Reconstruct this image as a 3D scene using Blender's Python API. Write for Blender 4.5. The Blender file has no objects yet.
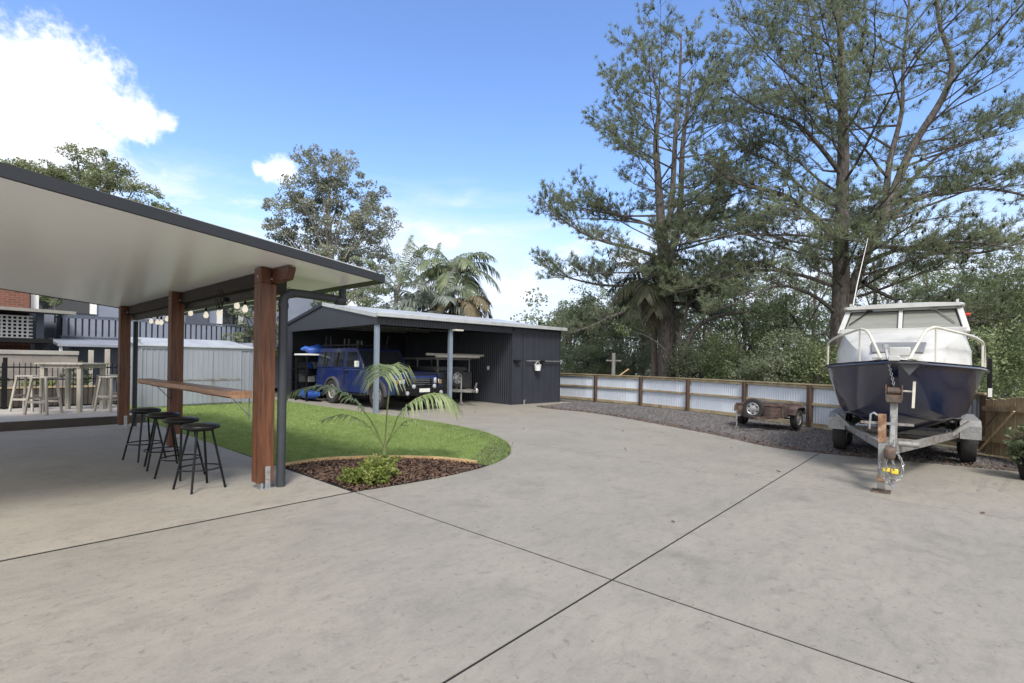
import bpy, math, random
import numpy as np
from mathutils import Vector, Matrix
R = math.radians
rng = np.random.default_rng(7)
random.seed(7)
SC = bpy.context.scene
COL = SC.collection
# ------------------------------------------------------------------ camera frame (only for camera, sky directions and laying out far trees)
YAW = R(42.3); CAMH = 1.5
FW = Vector((math.cos(YAW), math.sin(YAW), 0)); RT = Vector((math.sin(YAW), -math.cos(YAW), 0))

def loc_rd(r, d, z=0.0):
    p = RT * r + FW * d
    return (p.x, p.y, z)

# ------------------------------------------------------------------ materials
def nodes_of(m):
    m.use_nodes = True
    nt = m.node_tree; nt.nodes.clear()
    return nt, nt.nodes, nt.links

def ramp(N, stops):
    r = N.new('ShaderNodeValToRGB')
    el = r.color_ramp.elements
    while len(el) < len(stops): el.new(0.5)
    for e, (p, c) in zip(el, stops):
        e.position = p; e.color = (*c, 1) if len(c) == 3 else c
    return r

def noise(N, L, vec, scale, detail=4, rough=.55, dist=0):
    n = N.new('ShaderNodeTexNoise'); n.inputs['Scale'].default_value = scale
    n.inputs['Detail'].default_value = detail; n.inputs['Roughness'].default_value = rough
    n.inputs['Distortion'].default_value = dist
    if vec is not None: L.new(vec, n.inputs['Vector'])
    return n

def mapping(N, L, vec, scale=(1, 1, 1), rot=(0, 0, 0)):
    m = N.new('ShaderNodeMapping'); m.inputs['Scale'].default_value = scale; m.inputs['Rotation'].default_value = rot
    L.new(vec, m.inputs['Vector']); return m.outputs['Vector']

def mixc(N, L, fac, a, b, mode='MIX'):
    m = N.new('ShaderNodeMix'); m.data_type = 'RGBA'; m.blend_type = mode
    for sock, v in ((m.inputs[0], fac), (m.inputs[6], a), (m.inputs[7], b)):
        if isinstance(v, (int, float)): sock.default_value = v
        elif isinstance(v, tuple): sock.default_value = (*v, 1) if len(v) == 3 else v
        else: L.new(v, sock)
    return m.outputs[2]

MATS = {}
def mat(name, col, col2=None, rough=.6, metal=0., scale=6., stretch=(1, 1, 1), bump=0., bscale=60., spec=.5, coat=0., lo=.35, hi=.65, detail=5, rvar=.1, dirt=None, dscale=2.5):
    m = bpy.data.materials.new(name); nt, N, L = nodes_of(m)
    out = N.new('ShaderNodeOutputMaterial'); b = N.new('ShaderNodeBsdfPrincipled')
    L.new(b.outputs[0], out.inputs[0])
    tc = N.new('ShaderNodeTexCoord'); v = mapping(N, L, tc.outputs['Object'], stretch)
    n = noise(N, L, v, scale, detail, .6)
    c2 = col2 or tuple(x * .82 for x in col)
    r = ramp(N, [(lo, c2), (hi, col)]); L.new(n.outputs['Fac'], r.inputs[0])
    c = r.outputs[0]
    if dirt:
        n2 = noise(N, L, tc.outputs['Object'], dscale, 6, .65)
        r2 = ramp(N, [(.52, (0, 0, 0)), (.68, (1, 1, 1))]); L.new(n2.outputs['Fac'], r2.inputs[0])
        c = mixc(N, L, r2.outputs[0], c, dirt)
    L.new(c, b.inputs['Base Color'])
    rr = N.new('ShaderNodeMapRange'); L.new(n.outputs['Fac'], rr.inputs[0])
    rr.inputs[3].default_value = max(0, rough - rvar); rr.inputs[4].default_value = min(1, rough + rvar)
    L.new(rr.outputs[0], b.inputs['Roughness'])
    b.inputs['Metallic'].default_value = metal
    b.inputs['Specular IOR Level'].default_value = spec
    b.inputs['Coat Weight'].default_value = coat; b.inputs['Coat Roughness'].default_value = .06
    if bump:
        n3 = noise(N, L, v, bscale, 4, .6)
        bp = N.new('ShaderNodeBump'); bp.inputs['Strength'].default_value = bump; bp.inputs['Distance'].default_value = .01
        L.new(n3.outputs['Fac'], bp.inputs['Height']); L.new(bp.outputs[0], b.inputs['Normal'])
    MATS[name] = m
    return m

def leaf_mat(name, ca, cb, cc, trans=.25, rough=.55, cl=1.2):
    m = bpy.data.materials.new(name); nt, N, L = nodes_of(m)
    out = N.new('ShaderNodeOutputMaterial')
    g = N.new('ShaderNodeNewGeometry'); tc = N.new('ShaderNodeTexCoord')
    r = ramp(N, [(0, ca), (.5, cb), (1, cc)])
    n = noise(N, L, tc.outputs['Object'], cl, 2)
    ad = N.new('ShaderNodeMath'); ad.operation = 'MULTIPLY_ADD'; ad.inputs[1].default_value = .55
    L.new(g.outputs['Random Per Island'], ad.inputs[0])
    s = N.new('ShaderNodeMath'); s.operation = 'MULTIPLY_ADD'; s.inputs[1].default_value = 1.3; s.inputs[2].default_value = -.45
    L.new(n.outputs['Fac'], s.inputs[0]); L.new(s.outputs[0], ad.inputs[2])
    L.new(ad.outputs[0], r.inputs[0])
    b = N.new('ShaderNodeBsdfPrincipled'); L.new(r.outputs[0], b.inputs['Base Color'])
    b.inputs['Roughness'].default_value = rough; b.inputs['Specular IOR Level'].default_value = .35
    t = N.new('ShaderNodeBsdfTranslucent'); L.new(r.outputs[0], t.inputs[0])
    ms = N.new('ShaderNodeMixShader'); ms.inputs[0].default_value = trans
    L.new(b.outputs[0], ms.inputs[1]); L.new(t.outputs[0], ms.inputs[2]); L.new(ms.outputs[0], out.inputs[0])
    return m

def glass_mat(name, tint=(.9, .95, .95), rough=.02):
    m = bpy.data.materials.new(name); nt, N, L = nodes_of(m)
    out = N.new('ShaderNodeOutputMaterial')
    gl = N.new('ShaderNodeBsdfGlossy'); gl.inputs['Roughness'].default_value = rough
    tr = N.new('ShaderNodeBsdfTransparent'); tr.inputs[0].default_value = (*tint, 1)
    f = N.new('ShaderNodeFresnel'); f.inputs[0].default_value = 1.5
    ms = N.new('ShaderNodeMixShader'); L.new(f.outputs[0], ms.inputs[0]); L.new(tr.outputs[0], ms.inputs[1]); L.new(gl.outputs[0], ms.inputs[2])
    L.new(ms.outputs[0], out.inputs[0]); return m

def glow_mat(name, col, ecol, st):
    m = mat(name, col, rough=.15, scale=20); b = next(n for n in m.node_tree.nodes if n.type == 'BSDF_PRINCIPLED')
    b.inputs['Emission Color'].default_value = (*ecol, 1); b.inputs['Emission Strength'].default_value = st
    return m

def concrete_mat(name, base, warm, stain, seed):
    m = bpy.data.materials.new(name); nt, N, L = nodes_of(m)
    out = N.new('ShaderNodeOutputMaterial'); b = N.new('ShaderNodeBsdfPrincipled'); L.new(b.outputs[0], out.inputs[0])
    tc = N.new('ShaderNodeTexCoord')
    mp = N.new('ShaderNodeMapping'); mp.inputs['Location'].default_value = (seed, seed * .7, 0); L.new(tc.outputs['Object'], mp.inputs[0]); v = mp.outputs[0]
    big = noise(N, L, v, .8, 7, .66, .3); r1 = ramp(N, [(.3, base), (.62, warm)]); L.new(big.outputs['Fac'], r1.inputs[0])
    # trowel sweeps: stretched, distorted noise
    sw = noise(N, L, mapping(N, L, v, (1.1, 3.0, 1), (0, 0, .74)), 4.2, 8, .72, .7)
    r2 = ramp(N, [(.34, (.84, .84, .84)), (.48, (.98, .98, .98)), (.7, (1.08, 1.08, 1.07))]); L.new(sw.outputs['Fac'], r2.inputs[0])
    c = mixc(N, L, .8, r1.outputs[0], r2.outputs[0], 'MULTIPLY')
    st = noise(N, L, v, 1.7, 8, .72, .4); r3 = ramp(N, [(.53, (0, 0, 0)), (.7, (.6, .6, .6))]); L.new(st.outputs['Fac'], r3.inputs[0])
    c = mixc(N, L, r3.outputs[0], c, stain)
    ptn = noise(N, L, v, 5.5, 6, .75, .8); rp = ramp(N, [(.55, (0, 0, 0)), (.68, (.5, .5, .5))]); L.new(ptn.outputs['Fac'], rp.inputs[0])
    c = mixc(N, L, rp.outputs[0], c, tuple(x * .8 for x in base))
    spk = noise(N, L, v, 17, 7, .7, .6); rs = ramp(N, [(.57, (0, 0, 0)), (.68, (.75, .75, .75))]); L.new(spk.outputs['Fac'], rs.inputs[0])
    c = mixc(N, L, rs.outputs[0], c, tuple(x * .62 for x in base))
    ltn = noise(N, L, mapping(N, L, v, (1, 1.6, 1), (0, 0, .74)), 6.5, 8, .74, .5); rl = ramp(N, [(.6, (0, 0, 0)), (.74, (.35, .35, .35))]); L.new(ltn.outputs['Fac'], rl.inputs[0])
    c = mixc(N, L, rl.outputs[0], c, tuple(min(.9, x * 1.28) for x in warm))
    fine = noise(N, L, v, 55, 5, .75); r4 = ramp(N, [(.3, (.88, .88, .88)), (.6, (1.04, 1.04, 1.04))]); L.new(fine.outputs['Fac'], r4.inputs[0])
    c = mixc(N, L, .8, c, r4.outputs[0], 'MULTIPLY')
    vo = N.new('ShaderNodeTexVoronoi'); vo.inputs['Scale'].default_value = 4.5; L.new(v, vo.inputs[0])
    r5 = ramp(N, [(.02, (.45, .43, .4)), (.05, (1, 1, 1))]); L.new(vo.outputs['Distance'], r5.inputs[0])
    c = mixc(N, L, .7, c, r5.outputs[0], 'MULTIPLY')
    L.new(c, b.inputs['Base Color'])
    rr = N.new('ShaderNodeMapRange'); L.new(sw.outputs['Fac'], rr.inputs[0]); rr.inputs[3].default_value = .5; rr.inputs[4].default_value = .85
    L.new(rr.outputs[0], b.inputs['Roughness']); b.inputs['Specular IOR Level'].default_value = .35
    bp = N.new('ShaderNodeBump'); bp.inputs['Strength'].default_value = .25; bp.inputs['Distance'].default_value = .01
    L.new(fine.outputs['Fac'], bp.inputs['Height']); L.new(bp.outputs[0], b.inputs['Normal'])
    return m

def wood_mat(name, ca, cb, axis=2, rough=.5, scale=5, spec=.4):
    st = [7, 7, 7]; st[axis] = .5
    return mat(name, ca, cb, rough=rough, scale=scale, stretch=tuple(st), bump=.15, bscale=scale * 3, spec=spec, detail=7, lo=.3, hi=.7)

def brick_mat(name, c1, c2, mortar, bw=.24, bh=.086):
    m = bpy.data.materials.new(name); nt, N, L = nodes_of(m)
    out = N.new('ShaderNodeOutputMaterial'); b = N.new('ShaderNodeBsdfPrincipled'); L.new(b.outputs[0], out.inputs[0])
    tc = N.new('ShaderNodeTexCoord'); sp = N.new('ShaderNodeSeparateXYZ'); L.new(tc.outputs['Object'], sp.inputs[0])
    ad = N.new('ShaderNodeMath'); L.new(sp.outputs[0], ad.inputs[0]); L.new(sp.outputs[1], ad.inputs[1])
    cb = N.new('ShaderNodeCombineXYZ'); L.new(ad.outputs[0], cb.inputs[0]); L.new(sp.outputs[2], cb.inputs[1])
    br = N.new('ShaderNodeTexBrick'); L.new(cb.outputs[0], br.inputs[0]); br.inputs['Scale'].default_value = 1
    br.inputs['Brick Width'].default_value = bw; br.inputs['Row Height'].default_value = bh; br.inputs['Mortar Size'].default_value = .008
    br.inputs['Color1'].default_value = (*c1, 1); br.inputs['Color2'].default_value = (*c2, 1); br.inputs['Mortar'].default_value = (*mortar, 1)
    L.new(br.outputs[0], b.inputs['Base Color']); b.inputs['Roughness'].default_value = .85
    return m

M = {}
M['concrete'] = concrete_mat('driveway_concrete', (.22, .206, .182), (.262, .243, .21), (.165, .155, .138), 3.1)
M['patio'] = concrete_mat('patio_concrete', (.25, .231, .2), (.298, .272, .231), (.182, .166, .142), 11.7)
M['earth'] = mat('earth', (.1, .085, .06), (.05, .07, .03), rough=.95, scale=.8, bump=.4, bscale=8)
M['joint'] = mat('joint_dirt', (.006, .006, .0055), (.003, .003, .003), rough=.95, scale=8)
M['soil'] = mat('dark_soil', (.035, .025, .018), (.02, .014, .01), rough=.95, scale=20, bump=.6, bscale=60)
M['lawnbase'] = mat('lawn_base', (.2, .27, .085), (.11, .16, .045), rough=.95, scale=3, bump=.6, bscale=70)
M['gravelbase'] = mat('gravel_base', (.115, .107, .107), (.042, .039, .04), rough=.95, scale=26, bump=.9, bscale=70, lo=.35, hi=.68, dirt=(.03, .025, .022), dscale=.9)
M['stone'] = mat('gravel_stone', (.18, .168, .168), (.055, .05, .052), rough=.9, scale=9, lo=.3, hi=.7)
M['chip'] = mat('bark_chip', (.15, .085, .055), (.03, .018, .013), rough=.85, scale=14, lo=.35, hi=.66)
M['edging'] = mat('edging_timber', (.52, .36, .19), (.38, .25, .12), rough=.8, scale=6, bump=.2)
M['monument'] = mat('charcoal_steel', (.032, .036, .047), (.028, .031, .041), rough=.45, scale=2, spec=.4)
M['gutter_dark'] = mat('charcoal_gutter', (.022, .025, .032), (.019, .022, .028), rough=.45, scale=2, spec=.3)
M['ceiling'] = mat('white_panel_ceiling', (.92, .92, .915), (.9, .9, .895), rough=.25, scale=.3, spec=.5, rvar=.01)
M['roofmetal'] = mat('pale_roof_steel', (.5, .52, .54), (.42, .44, .46), rough=.4, metal=.25, scale=1.5, dirt=(.36, .36, .35))
M['redwood'] = wood_mat('oiled_hardwood', (.175, .068, .032), (.048, .019, .011), rough=.4, scale=4)
M['barwood'] = mat('live_edge_timber', (.4, .235, .135), (.23, .115, .06), rough=.42, scale=3, stretch=(9, .6, 9), bump=.12, bscale=10)
M['beam'] = mat('dark_beam', (.026, .017, .013), (.016, .011, .009), rough=.6, spec=.25, scale=4, stretch=(6, .5, 6))
M['beamred'] = mat('red_beam', (.11, .036, .02), (.06, .02, .012), rough=.45, scale=4, stretch=(6, .5, 6))
M['galv'] = mat('galvanised_steel', (.5, .51, .52), (.36, .37, .38), rough=.42, metal=.75, scale=9, dirt=(.32, .3, .27), dscale=7)
M['galvdull'] = mat('weathered_galvanised', (.31, .31, .3), (.2, .2, .195), rough=.6, metal=.3, scale=6, dirt=(.16, .11, .075), dscale=8)
M['pvc'] = mat('grey_painted_pipe', (.045, .05, .058), rough=.45, scale=4, spec=.35)
M['black'] = mat('black_steel', (.008, .008, .009), rough=.42, scale=8, spec=.25)
M['vinyl'] = mat('black_vinyl', (.011, .011, .012), (.007, .007, .008), rough=.36, scale=20, bump=.1, bscale=150, spec=.3)
M['rubber'] = mat('tyre_rubber', (.02, .02, .021), (.03, .028, .026), rough=.85, scale=12, bump=.3, bscale=60)
M['zinc'] = mat('zinc_wall_sheet', (.31, .335, .385), (.26, .28, .325), rough=.42, metal=.3, scale=1.2, stretch=(1, 1, .3))
M['fencesheet'] = mat('pale_fence_sheet', (.58, .63, .71), (.52, .57, .65), rough=.45, metal=.12, scale=1.2)
M['railwood'] = mat('yellow_rail_timber', (.4, .325, .205), (.28, .22, .135), rough=.75, scale=3, bump=.2, dirt=(.18, .135, .085))
M['postwood'] = mat('brown_post_timber', (.095, .058, .038), (.048, .029, .02), rough=.75, scale=4, stretch=(5, 5, .6), bump=.2)
M['paling'] = mat('weathered_paling', (.66, .52, .33), (.46, .35, .21), rough=.85, scale=3, stretch=(7, 7, .5), bump=.25, dirt=(.33, .25, .15))
M['deckwood'] = mat('grey_decking', (.43, .4, .37), (.33, .305, .28), rough=.7, scale=3, stretch=(.6, 9, 9))
M['teak'] = mat('weathered_teak', (.4, .37, .32), (.27, .248, .215), rough=.75, scale=4, stretch=(3, 3, .8), bump=.15)
M['deckfascia'] = mat('dark_fascia_board', (.062, .05, .042), (.04, .033, .028), rough=.6, scale=3)
M['blockwall'] = brick_mat('weathered_block', (.25, .225, .205), (.21, .19, .175), (.17, .155, .14), .4, .2)
M['redbrick'] = brick_mat('red_brick', (.17, .06, .038), (.13, .045, .028), (.16, .125, .105))
M['capstone'] = mat('pale_capping', (.36, .345, .32), (.28, .265, .245), rough=.8, scale=3)
M['slate'] = mat('blue_grey_cladding', (.215, .24, .31), (.185, .21, .275), rough=.6, scale=2)
M['slatedark'] = mat('dark_blue_grey_paint', (.085, .1, .135), (.07, .083, .115), rough=.55, scale=2)
M['whitepaint'] = mat('white_paint', (.78, .78, .77), (.7, .7, .69), rough=.5, scale=4)
M['bluepost'] = mat('blue_grey_post', (.22, .265, .325), (.18, .22, .275), rough=.45, scale=3, metal=.2)
M['darkvoid'] = mat('dark_interior', (.012, .012, .013), rough=.9)
M['hull'] = mat('navy_gelcoat', (.01, .016, .046), (.008, .012, .036), rough=.16, scale=1.5, coat=.4, spec=.5, rvar=.05)
M['gelwhite'] = mat('white_gelcoat', (.48, .48, .47), (.42, .42, .41), rough=.35, scale=2, coat=.2, dirt=(.35, .35, .34), dscale=3)
M['cream'] = mat('cream_tube', (.58, .56, .49), (.48, .46, .4), rough=.35, scale=8)
M['greyhatch'] = mat('grey_hatch', (.2, .205, .21), (.16, .165, .17), rough=.25, scale=4)
M['rust'] = mat('rusty_orange', (.33, .19, .11), (.15, .075, .045), rough=.8, scale=9, dirt=(.36, .31, .26), dscale=9, bump=.2)
M['rustbody'] = mat('rusty_trailer_paint', (.1, .07, .064), (.048, .032, .029), rough=.75, scale=7, dirt=(.17, .105, .075), dscale=5, bump=.2)
M['bluepaint'] = mat('dark_blue_car_paint', (.009, .022, .115), (.007, .016, .09), rough=.3, coat=.5, scale=3, dirt=(.03, .037, .075), dscale=2)
M['greyflare'] = mat('grey_flare_plastic', (.07, .072, .08), rough=.6, scale=5)
M['chrome'] = mat('chrome', (.6, .6, .62), rough=.18, metal=1, scale=5)
M['lens'] = mat('lamp_lens', (.4, .42, .45), (.25, .27, .3), rough=.12, scale=20)
M['amber'] = mat('amber_lens', (.3, .17, .08), rough=.2)
M['yellow'] = mat('yellow_tag', (.72, .55, .05), rough=.5)
M['plate'] = mat('pale_number_plate', (.7, .71, .68), (.55, .56, .54), rough=.4, scale=30)
M['tarp'] = mat('bright_blue_plastic', (.02, .09, .42), (.015, .06, .3), rough=.45, scale=5)
M['junk'] = mat('assorted_grey', (.06, .06, .065), (.03, .03, .033), rough=.6, scale=9)
M['carglass'] = mat('dark_car_glass', (.02, .023, .027), rough=.06, spec=.7)
M['bulb'] = glow_mat('lit_bulb', (.8, .74, .62), (1, .9, .74), .3)
M['filament'] = mat('frosted_bulb_core', (.85, .78, .6), rough=.4)
M['screenglass'] = mat('boat_screen_cover', (.2, .205, .185), (.165, .17, .15), rough=.16, scale=3, spec=.6, stretch=(1, 1, 8))
M['bark'] = mat('pine_bark', (.15, .13, .118), (.052, .045, .041), rough=.95, scale=7, stretch=(2.2, 2.2, .6), bump=.9, bscale=10, lo=.38, hi=.6)
M['twig'] = mat('pine_limb_bark', (.115, .103, .096), (.06, .053, .049), rough=.95, scale=5, bump=.4)
M['gumbark'] = mat('pale_gum_bark', (.36, .33, .29), (.22, .2, .175), rough=.9, scale=3)
M['palmtrunk'] = mat('palm_trunk', (.2, .17, .13), (.11, .09, .07), rough=.9, scale=5, stretch=(1, 1, 6))
M['needles'] = leaf_mat('pine_needles', (.105, .132, .074), (.195, .23, .135), (.34, .37, .235), .48, .5, .55)
M['needles2'] = leaf_mat('pine_needles_far', (.09, .115, .06), (.17, .2, .1), (.29, .32, .18), .42, .5, .5)
M['gumleaf'] = leaf_mat('gum_leaves', (.14, .155, .12), (.27, .285, .22), (.43, .44, .34), .45, .45, .5)
M['bushleaf'] = leaf_mat('bush_leaves', (.1, .13, .058), (.18, .22, .105), (.31, .35, .19), .42, .5, .8)
M['bushleafdark'] = leaf_mat('dark_bush_leaves', (.075, .1, .055), (.145, .175, .1), (.25, .29, .165), .42, .5, .8)
M['bushleafgrey'] = leaf_mat('greyish_bush_leaves', (.12, .145, .085), (.2, .23, .145), (.33, .355, .24), .42, .5, .8)
M['shrubleaf'] = leaf_mat('shrub_leaves', (0.081, 0.115, 0.023), (0.196, 0.241, 0.057), (0.414, 0.425, 0.149), 0.4, .45, 3)
M['leftleaf'] = leaf_mat('light_tree_leaves', (.13, .15, .085), (.24, .27, .145), (.4, .43, .25), .45, .5, .7)
M['grass'] = leaf_mat('grass_blades', (.2, .265, .08), (.29, .385, .128), (.44, .52, .23), .45, .6, 5)
M['palmleaf'] = leaf_mat('palm_leaves', (.1, .135, .07), (.2, .24, .135), (.34, .38, .24), .4, .35, .6)
M['palmgrey'] = leaf_mat('silvery_palm_leaves', (0.120, 0.150, 0.120), (0.204, 0.234, 0.198), (0.336, 0.372, 0.324), 0.35, .35, .6)
M['palmyoung'] = leaf_mat('young_palm_leaves', (.19, .26, .09), (.33, .4, .19), (.53, .57, .38), .5, .3, 2)
M['palmdark'] = leaf_mat('dark_palm_leaves', (0.033, 0.042, 0.022), (0.068, 0.075, 0.042), (0.128, 0.120, 0.075), 0.3, .5, .8)
M['palmdead'] = leaf_mat('dry_palm_leaves', (.1, .085, .05), (.15, .125, .075), (.21, .18, .12), .2, .7, .8)

M['framegrey'] = mat('dull_trailer_frame', (.26, .255, .245), (.17, .165, .16), rough=.65, metal=.25, scale=6, dirt=(.14, .1, .07), dscale=8)
M['headlens'] = mat('headlight_lens', (.6, .62, .64), (.4, .42, .45), rough=.12, scale=20)
M['cone'] = mat('dark_pine_cone', (.045, .034, .028), (.03, .022, .018), rough=.9)
M['galvmid'] = mat('checker_plate', (.36, .36, .36), (.25, .25, .25), rough=.5, metal=.4, scale=30, bump=.5, bscale=45)
M['winchgrey'] = mat('dark_rusty_winch', (.11, .09, .08), (.06, .04, .032), rough=.7, scale=12, dirt=(.2, .1, .05), dscale=14)
M['olive'] = mat('dark_olive', (.06, .058, .05), (.048, .046, .04), rough=.7)
# ------------------------------------------------------------------ mesh helpers
class MB:
    def __init__(s): s.v = []; s.f = []
    def add(s, vs, fs):
        o = len(s.v); s.v += [tuple(p) for p in vs]; s.f += [tuple(i + o for i in f) for f in fs]; return s
    def box(s, c, d, rz=0., rx=0., ry=0.):
        x, y, z = d[0] / 2, d[1] / 2, d[2] / 2
        m = Matrix.Translation(c) @ Matrix.Rotation(rz, 4, 'Z') @ Matrix.Rotation(ry, 4, 'Y') @ Matrix.Rotation(rx, 4, 'X')
        vs = [m @ Vector(p) for p in ((-x, -y, -z), (x, -y, -z), (x, y, -z), (-x, y, -z), (-x, -y, z), (x, -y, z), (x, y, z), (-x, y, z))]
        return s.add(vs, [(0, 3, 2, 1), (4, 5, 6, 7), (0, 1, 5, 4), (1, 2, 6, 5), (2, 3, 7, 6), (3, 0, 4, 7)])
    def b2(s, a, b):
        return s.box([(a[i] + b[i]) / 2 for i in range(3)], [abs(a[i] - b[i]) for i in range(3)])
    def bar(s, p, q, w, h, up=(0, 0, 1)):
        p = Vector(p); q = Vector(q); d = (q - p).normalized(); u = Vector(up)
        if abs(d.dot(u)) > .98: u = Vector((1, 0, 0))
        sd = d.cross(u).normalized() * (w / 2); uu = sd.cross(d).normalized() * (h / 2)
        vs = [p - sd - uu, p + sd - uu, p + sd + uu, p - sd + uu, q - sd - uu, q + sd - uu, q + sd + uu, q - sd + uu]
        return s.add(vs, [(3, 2, 1, 0), (4, 5, 6, 7), (0, 1, 5, 4), (1, 2, 6, 5), (2, 3, 7, 6), (3, 0, 4, 7)])
    def tube(s, pts, rad, n=8, cap=True):
        pts = [Vector(p) for p in pts]; k = len(pts)
        if not hasattr(rad, '__len__'): rad = [rad] * k
        o = len(s.v); ref = None
        for i, p in enumerate(pts):
            d = (pts[min(i + 1, k - 1)] - pts[max(i - 1, 0)])
            if d.length < 1e-9: d = Vector((0, 0, 1))
            d.normalize()
            if ref is None: ref = Vector((0, 0, 1)) if abs(d.z) < .9 else Vector((1, 0, 0))
            a = (ref - d * ref.dot(d))
            if a.length < 1e-6: a = d.orthogonal()
            a.normalize(); b = d.cross(a); ref = a
            for j in range(n):
                t = 2 * math.pi * j / n
                s.v.append(tuple(p + (a * math.cos(t) + b * math.sin(t)) * rad[i]))
        for i in range(k - 1):
            for j in range(n):
                s.f.append((o + i * n + j, o + i * n + (j + 1) % n, o + (i + 1) * n + (j + 1) % n, o + (i + 1) * n + j))
        if cap:
            s.f.append(tuple(o + j for j in reversed(range(n)))); s.f.append(tuple(o + (k - 1) * n + j for j in range(n)))
        return s
    def lathe(s, prof, n=24, m=None, cap=True):
        o = len(s.v); k = len(prof); m = m or Matrix()
        for r, z in prof:
            for j in range(n):
                t = 2 * math.pi * j / n; s.v.append(tuple(m @ Vector((r * math.cos(t), r * math.sin(t), z))))
        for i in range(k - 1):
            for j in range(n): s.f.append((o + i * n + j, o + i * n + (j + 1) % n, o + (i + 1) * n + (j + 1) % n, o + (i + 1) * n + j))
        if cap:
            s.f.append(tuple(o + j for j in reversed(range(n)))); s.f.append(tuple(o + (k - 1) * n + j for j in range(n)))
        return s
    def prism(s, poly, z0, z1, m=None):
        n = len(poly); m = m or Matrix()
        vs = [m @ Vector((x, y, z0)) for x, y in poly] + [m @ Vector((x, y, z1)) for x, y in poly]
        return s.add(vs, [tuple(reversed(range(n))), tuple(range(n, 2 * n))] + [(i, (i + 1) % n, n + (i + 1) % n, n + i) for i in range(n)])
    def loft(s, rings, closed=False, cap=False):
        o = len(s.v); n = len(rings[0])
        for r in rings: s.v += [tuple(p) for p in r]
        for i in range(len(rings) - 1):
            for j in range(n if closed else n - 1):
                s.f.append((o + i * n + j, o + i * n + (j + 1) % n, o + (i + 1) * n + (j + 1) % n, o + (i + 1) * n + j))
        if cap:
            s.f.append(tuple(o + j for j in reversed(range(n)))); s.f.append(tuple(o + (len(rings) - 1) * n + j for j in range(n)))
        return s
    def build(s, name, m, parent=None, smooth=35, bevel=0, **props):
        me = bpy.data.meshes.new(name); me.from_pydata(s.v, [], s.f); me.update()
        import bmesh
        bm = bmesh.new(); bm.from_mesh(me); bmesh.ops.recalc_face_normals(bm, faces=bm.faces); bm.to_mesh(me); bm.free()
        if smooth:
            me.polygons.foreach_set('use_smooth', [True] * len(me.polygons)); me.set_sharp_from_angle(angle=R(smooth))
        return link(name, me, m, parent, bevel, **props)

def link(name, me, m, parent=None, bevel=0, **props):
    o = bpy.data.objects.new(name, me); COL.objects.link(o)
    if isinstance(m, str): m = M[m]
    me.materials.append(m)
    if parent is not None: o.parent = parent
    if bevel:
        b = o.modifiers.new('bevel', 'BEVEL'); b.width = bevel; b.segments = 2; b.limit_method = 'ANGLE'; b.angle_limit = R(40)
    for k, v in props.items(): o[k] = v
    return o

def np_mesh(name, verts, nper, m, parent=None, **props):
    """verts: (N*nper,3) array; every nper verts is one face"""
    me = bpy.data.meshes.new(name); nv = len(verts); nf = nv // nper
    me.vertices.add(nv); me.vertices.foreach_set('co', np.ascontiguousarray(verts, dtype=np.float32).ravel())
    me.loops.add(nv); me.loops.foreach_set('vertex_index', np.arange(nv, dtype=np.int32))
    me.polygons.add(nf); me.polygons.foreach_set('loop_start', np.arange(0, nv, nper, dtype=np.int32)); me.polygons.foreach_set('loop_total', np.full(nf, nper, dtype=np.int32))
    me.update(calc_edges=True)
    return link(name, me, m, parent, **props)

def thing(name, label, cat, loc=(0, 0, 0), rz=0., group=None):
    o = bpy.data.objects.new(name, None); COL.objects.link(o); o.empty_display_size = .2
    o.location = loc; o.rotation_euler = (0, 0, rz); o['label'] = label; o['category'] = cat
    if group: o['group'] = group
    return o

def dup(root, loc, rz=None, label=None):
    r = root.copy(); COL.objects.link(r); r.location = loc
    if rz is not None: r.rotation_euler = (0, 0, rz)
    if label: r['label'] = label
    for ch in list(root.children):
        c = ch.copy(); COL.objects.link(c); c.parent = r
        for g in list(ch.children):
            d = g.copy(); COL.objects.link(d); d.parent = c
    return r

def tag(o, label, cat, group=None):
    o['label'] = label; o['category'] = cat
    if group: o['group'] = group
    return o

def clip(poly, axis, val, keep_less):
    out = []
    n = len(poly)
    for i in range(n):
        a, b = poly[i], poly[(i + 1) % n]
        ia = (a[axis] <= val) == keep_less; ib = (b[axis] <= val) == keep_less
        if ia: out.append(a)
        if ia != ib:
            t = (val - a[axis]) / (b[axis] - a[axis]); p = [a[0] + (b[0] - a[0]) * t, a[1] + (b[1] - a[1]) * t]; p[axis] = val; out.append(tuple(p))
    return out

def smooth_poly(pts, n=6):
    out = []
    k = len(pts)
    for i in range(k - 1):
        p0 = pts[max(i - 1, 0)]; p1 = pts[i]; p2 = pts[i + 1]; p3 = pts[min(i + 2, k - 1)]
        for j in range(n):
            t = j / n
            out.append(tuple(.5 * (2 * p1[c] + (p2[c] - p0[c]) * t + (2 * p0[c] - 5 * p1[c] + 4 * p2[c] - p3[c]) * t * t + (3 * p1[c] - p0[c] - 3 * p2[c] + p3[c]) * t ** 3) for c in range(len(p1))))
    out.append(tuple(pts[-1])); return out

def in_poly(x, y, poly):
    ins = np.zeros(len(x), bool); n = len(poly)
    for i in range(n):
        x0, y0 = poly[i]; x1, y1 = poly[(i + 1) % n]
        c = ((y0 > y) != (y1 > y))
        with np.errstate(divide='ignore', invalid='ignore'):
            ins ^= c & (x < (x1 - x0) * (y - y0) / (y1 - y0 + 1e-12) + x0)
    return ins

def scatter(poly, n):
    p = np.array(poly); lo = p.min(0); hi = p.max(0); xs = []; 
    out = np.zeros((0, 2))
    while len(out) < n:
        q = rng.uniform(lo, hi, (n, 2)); q = q[in_poly(q[:, 0], q[:, 1], poly)]; out = np.vstack([out, q])
    return out[:n]

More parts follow.
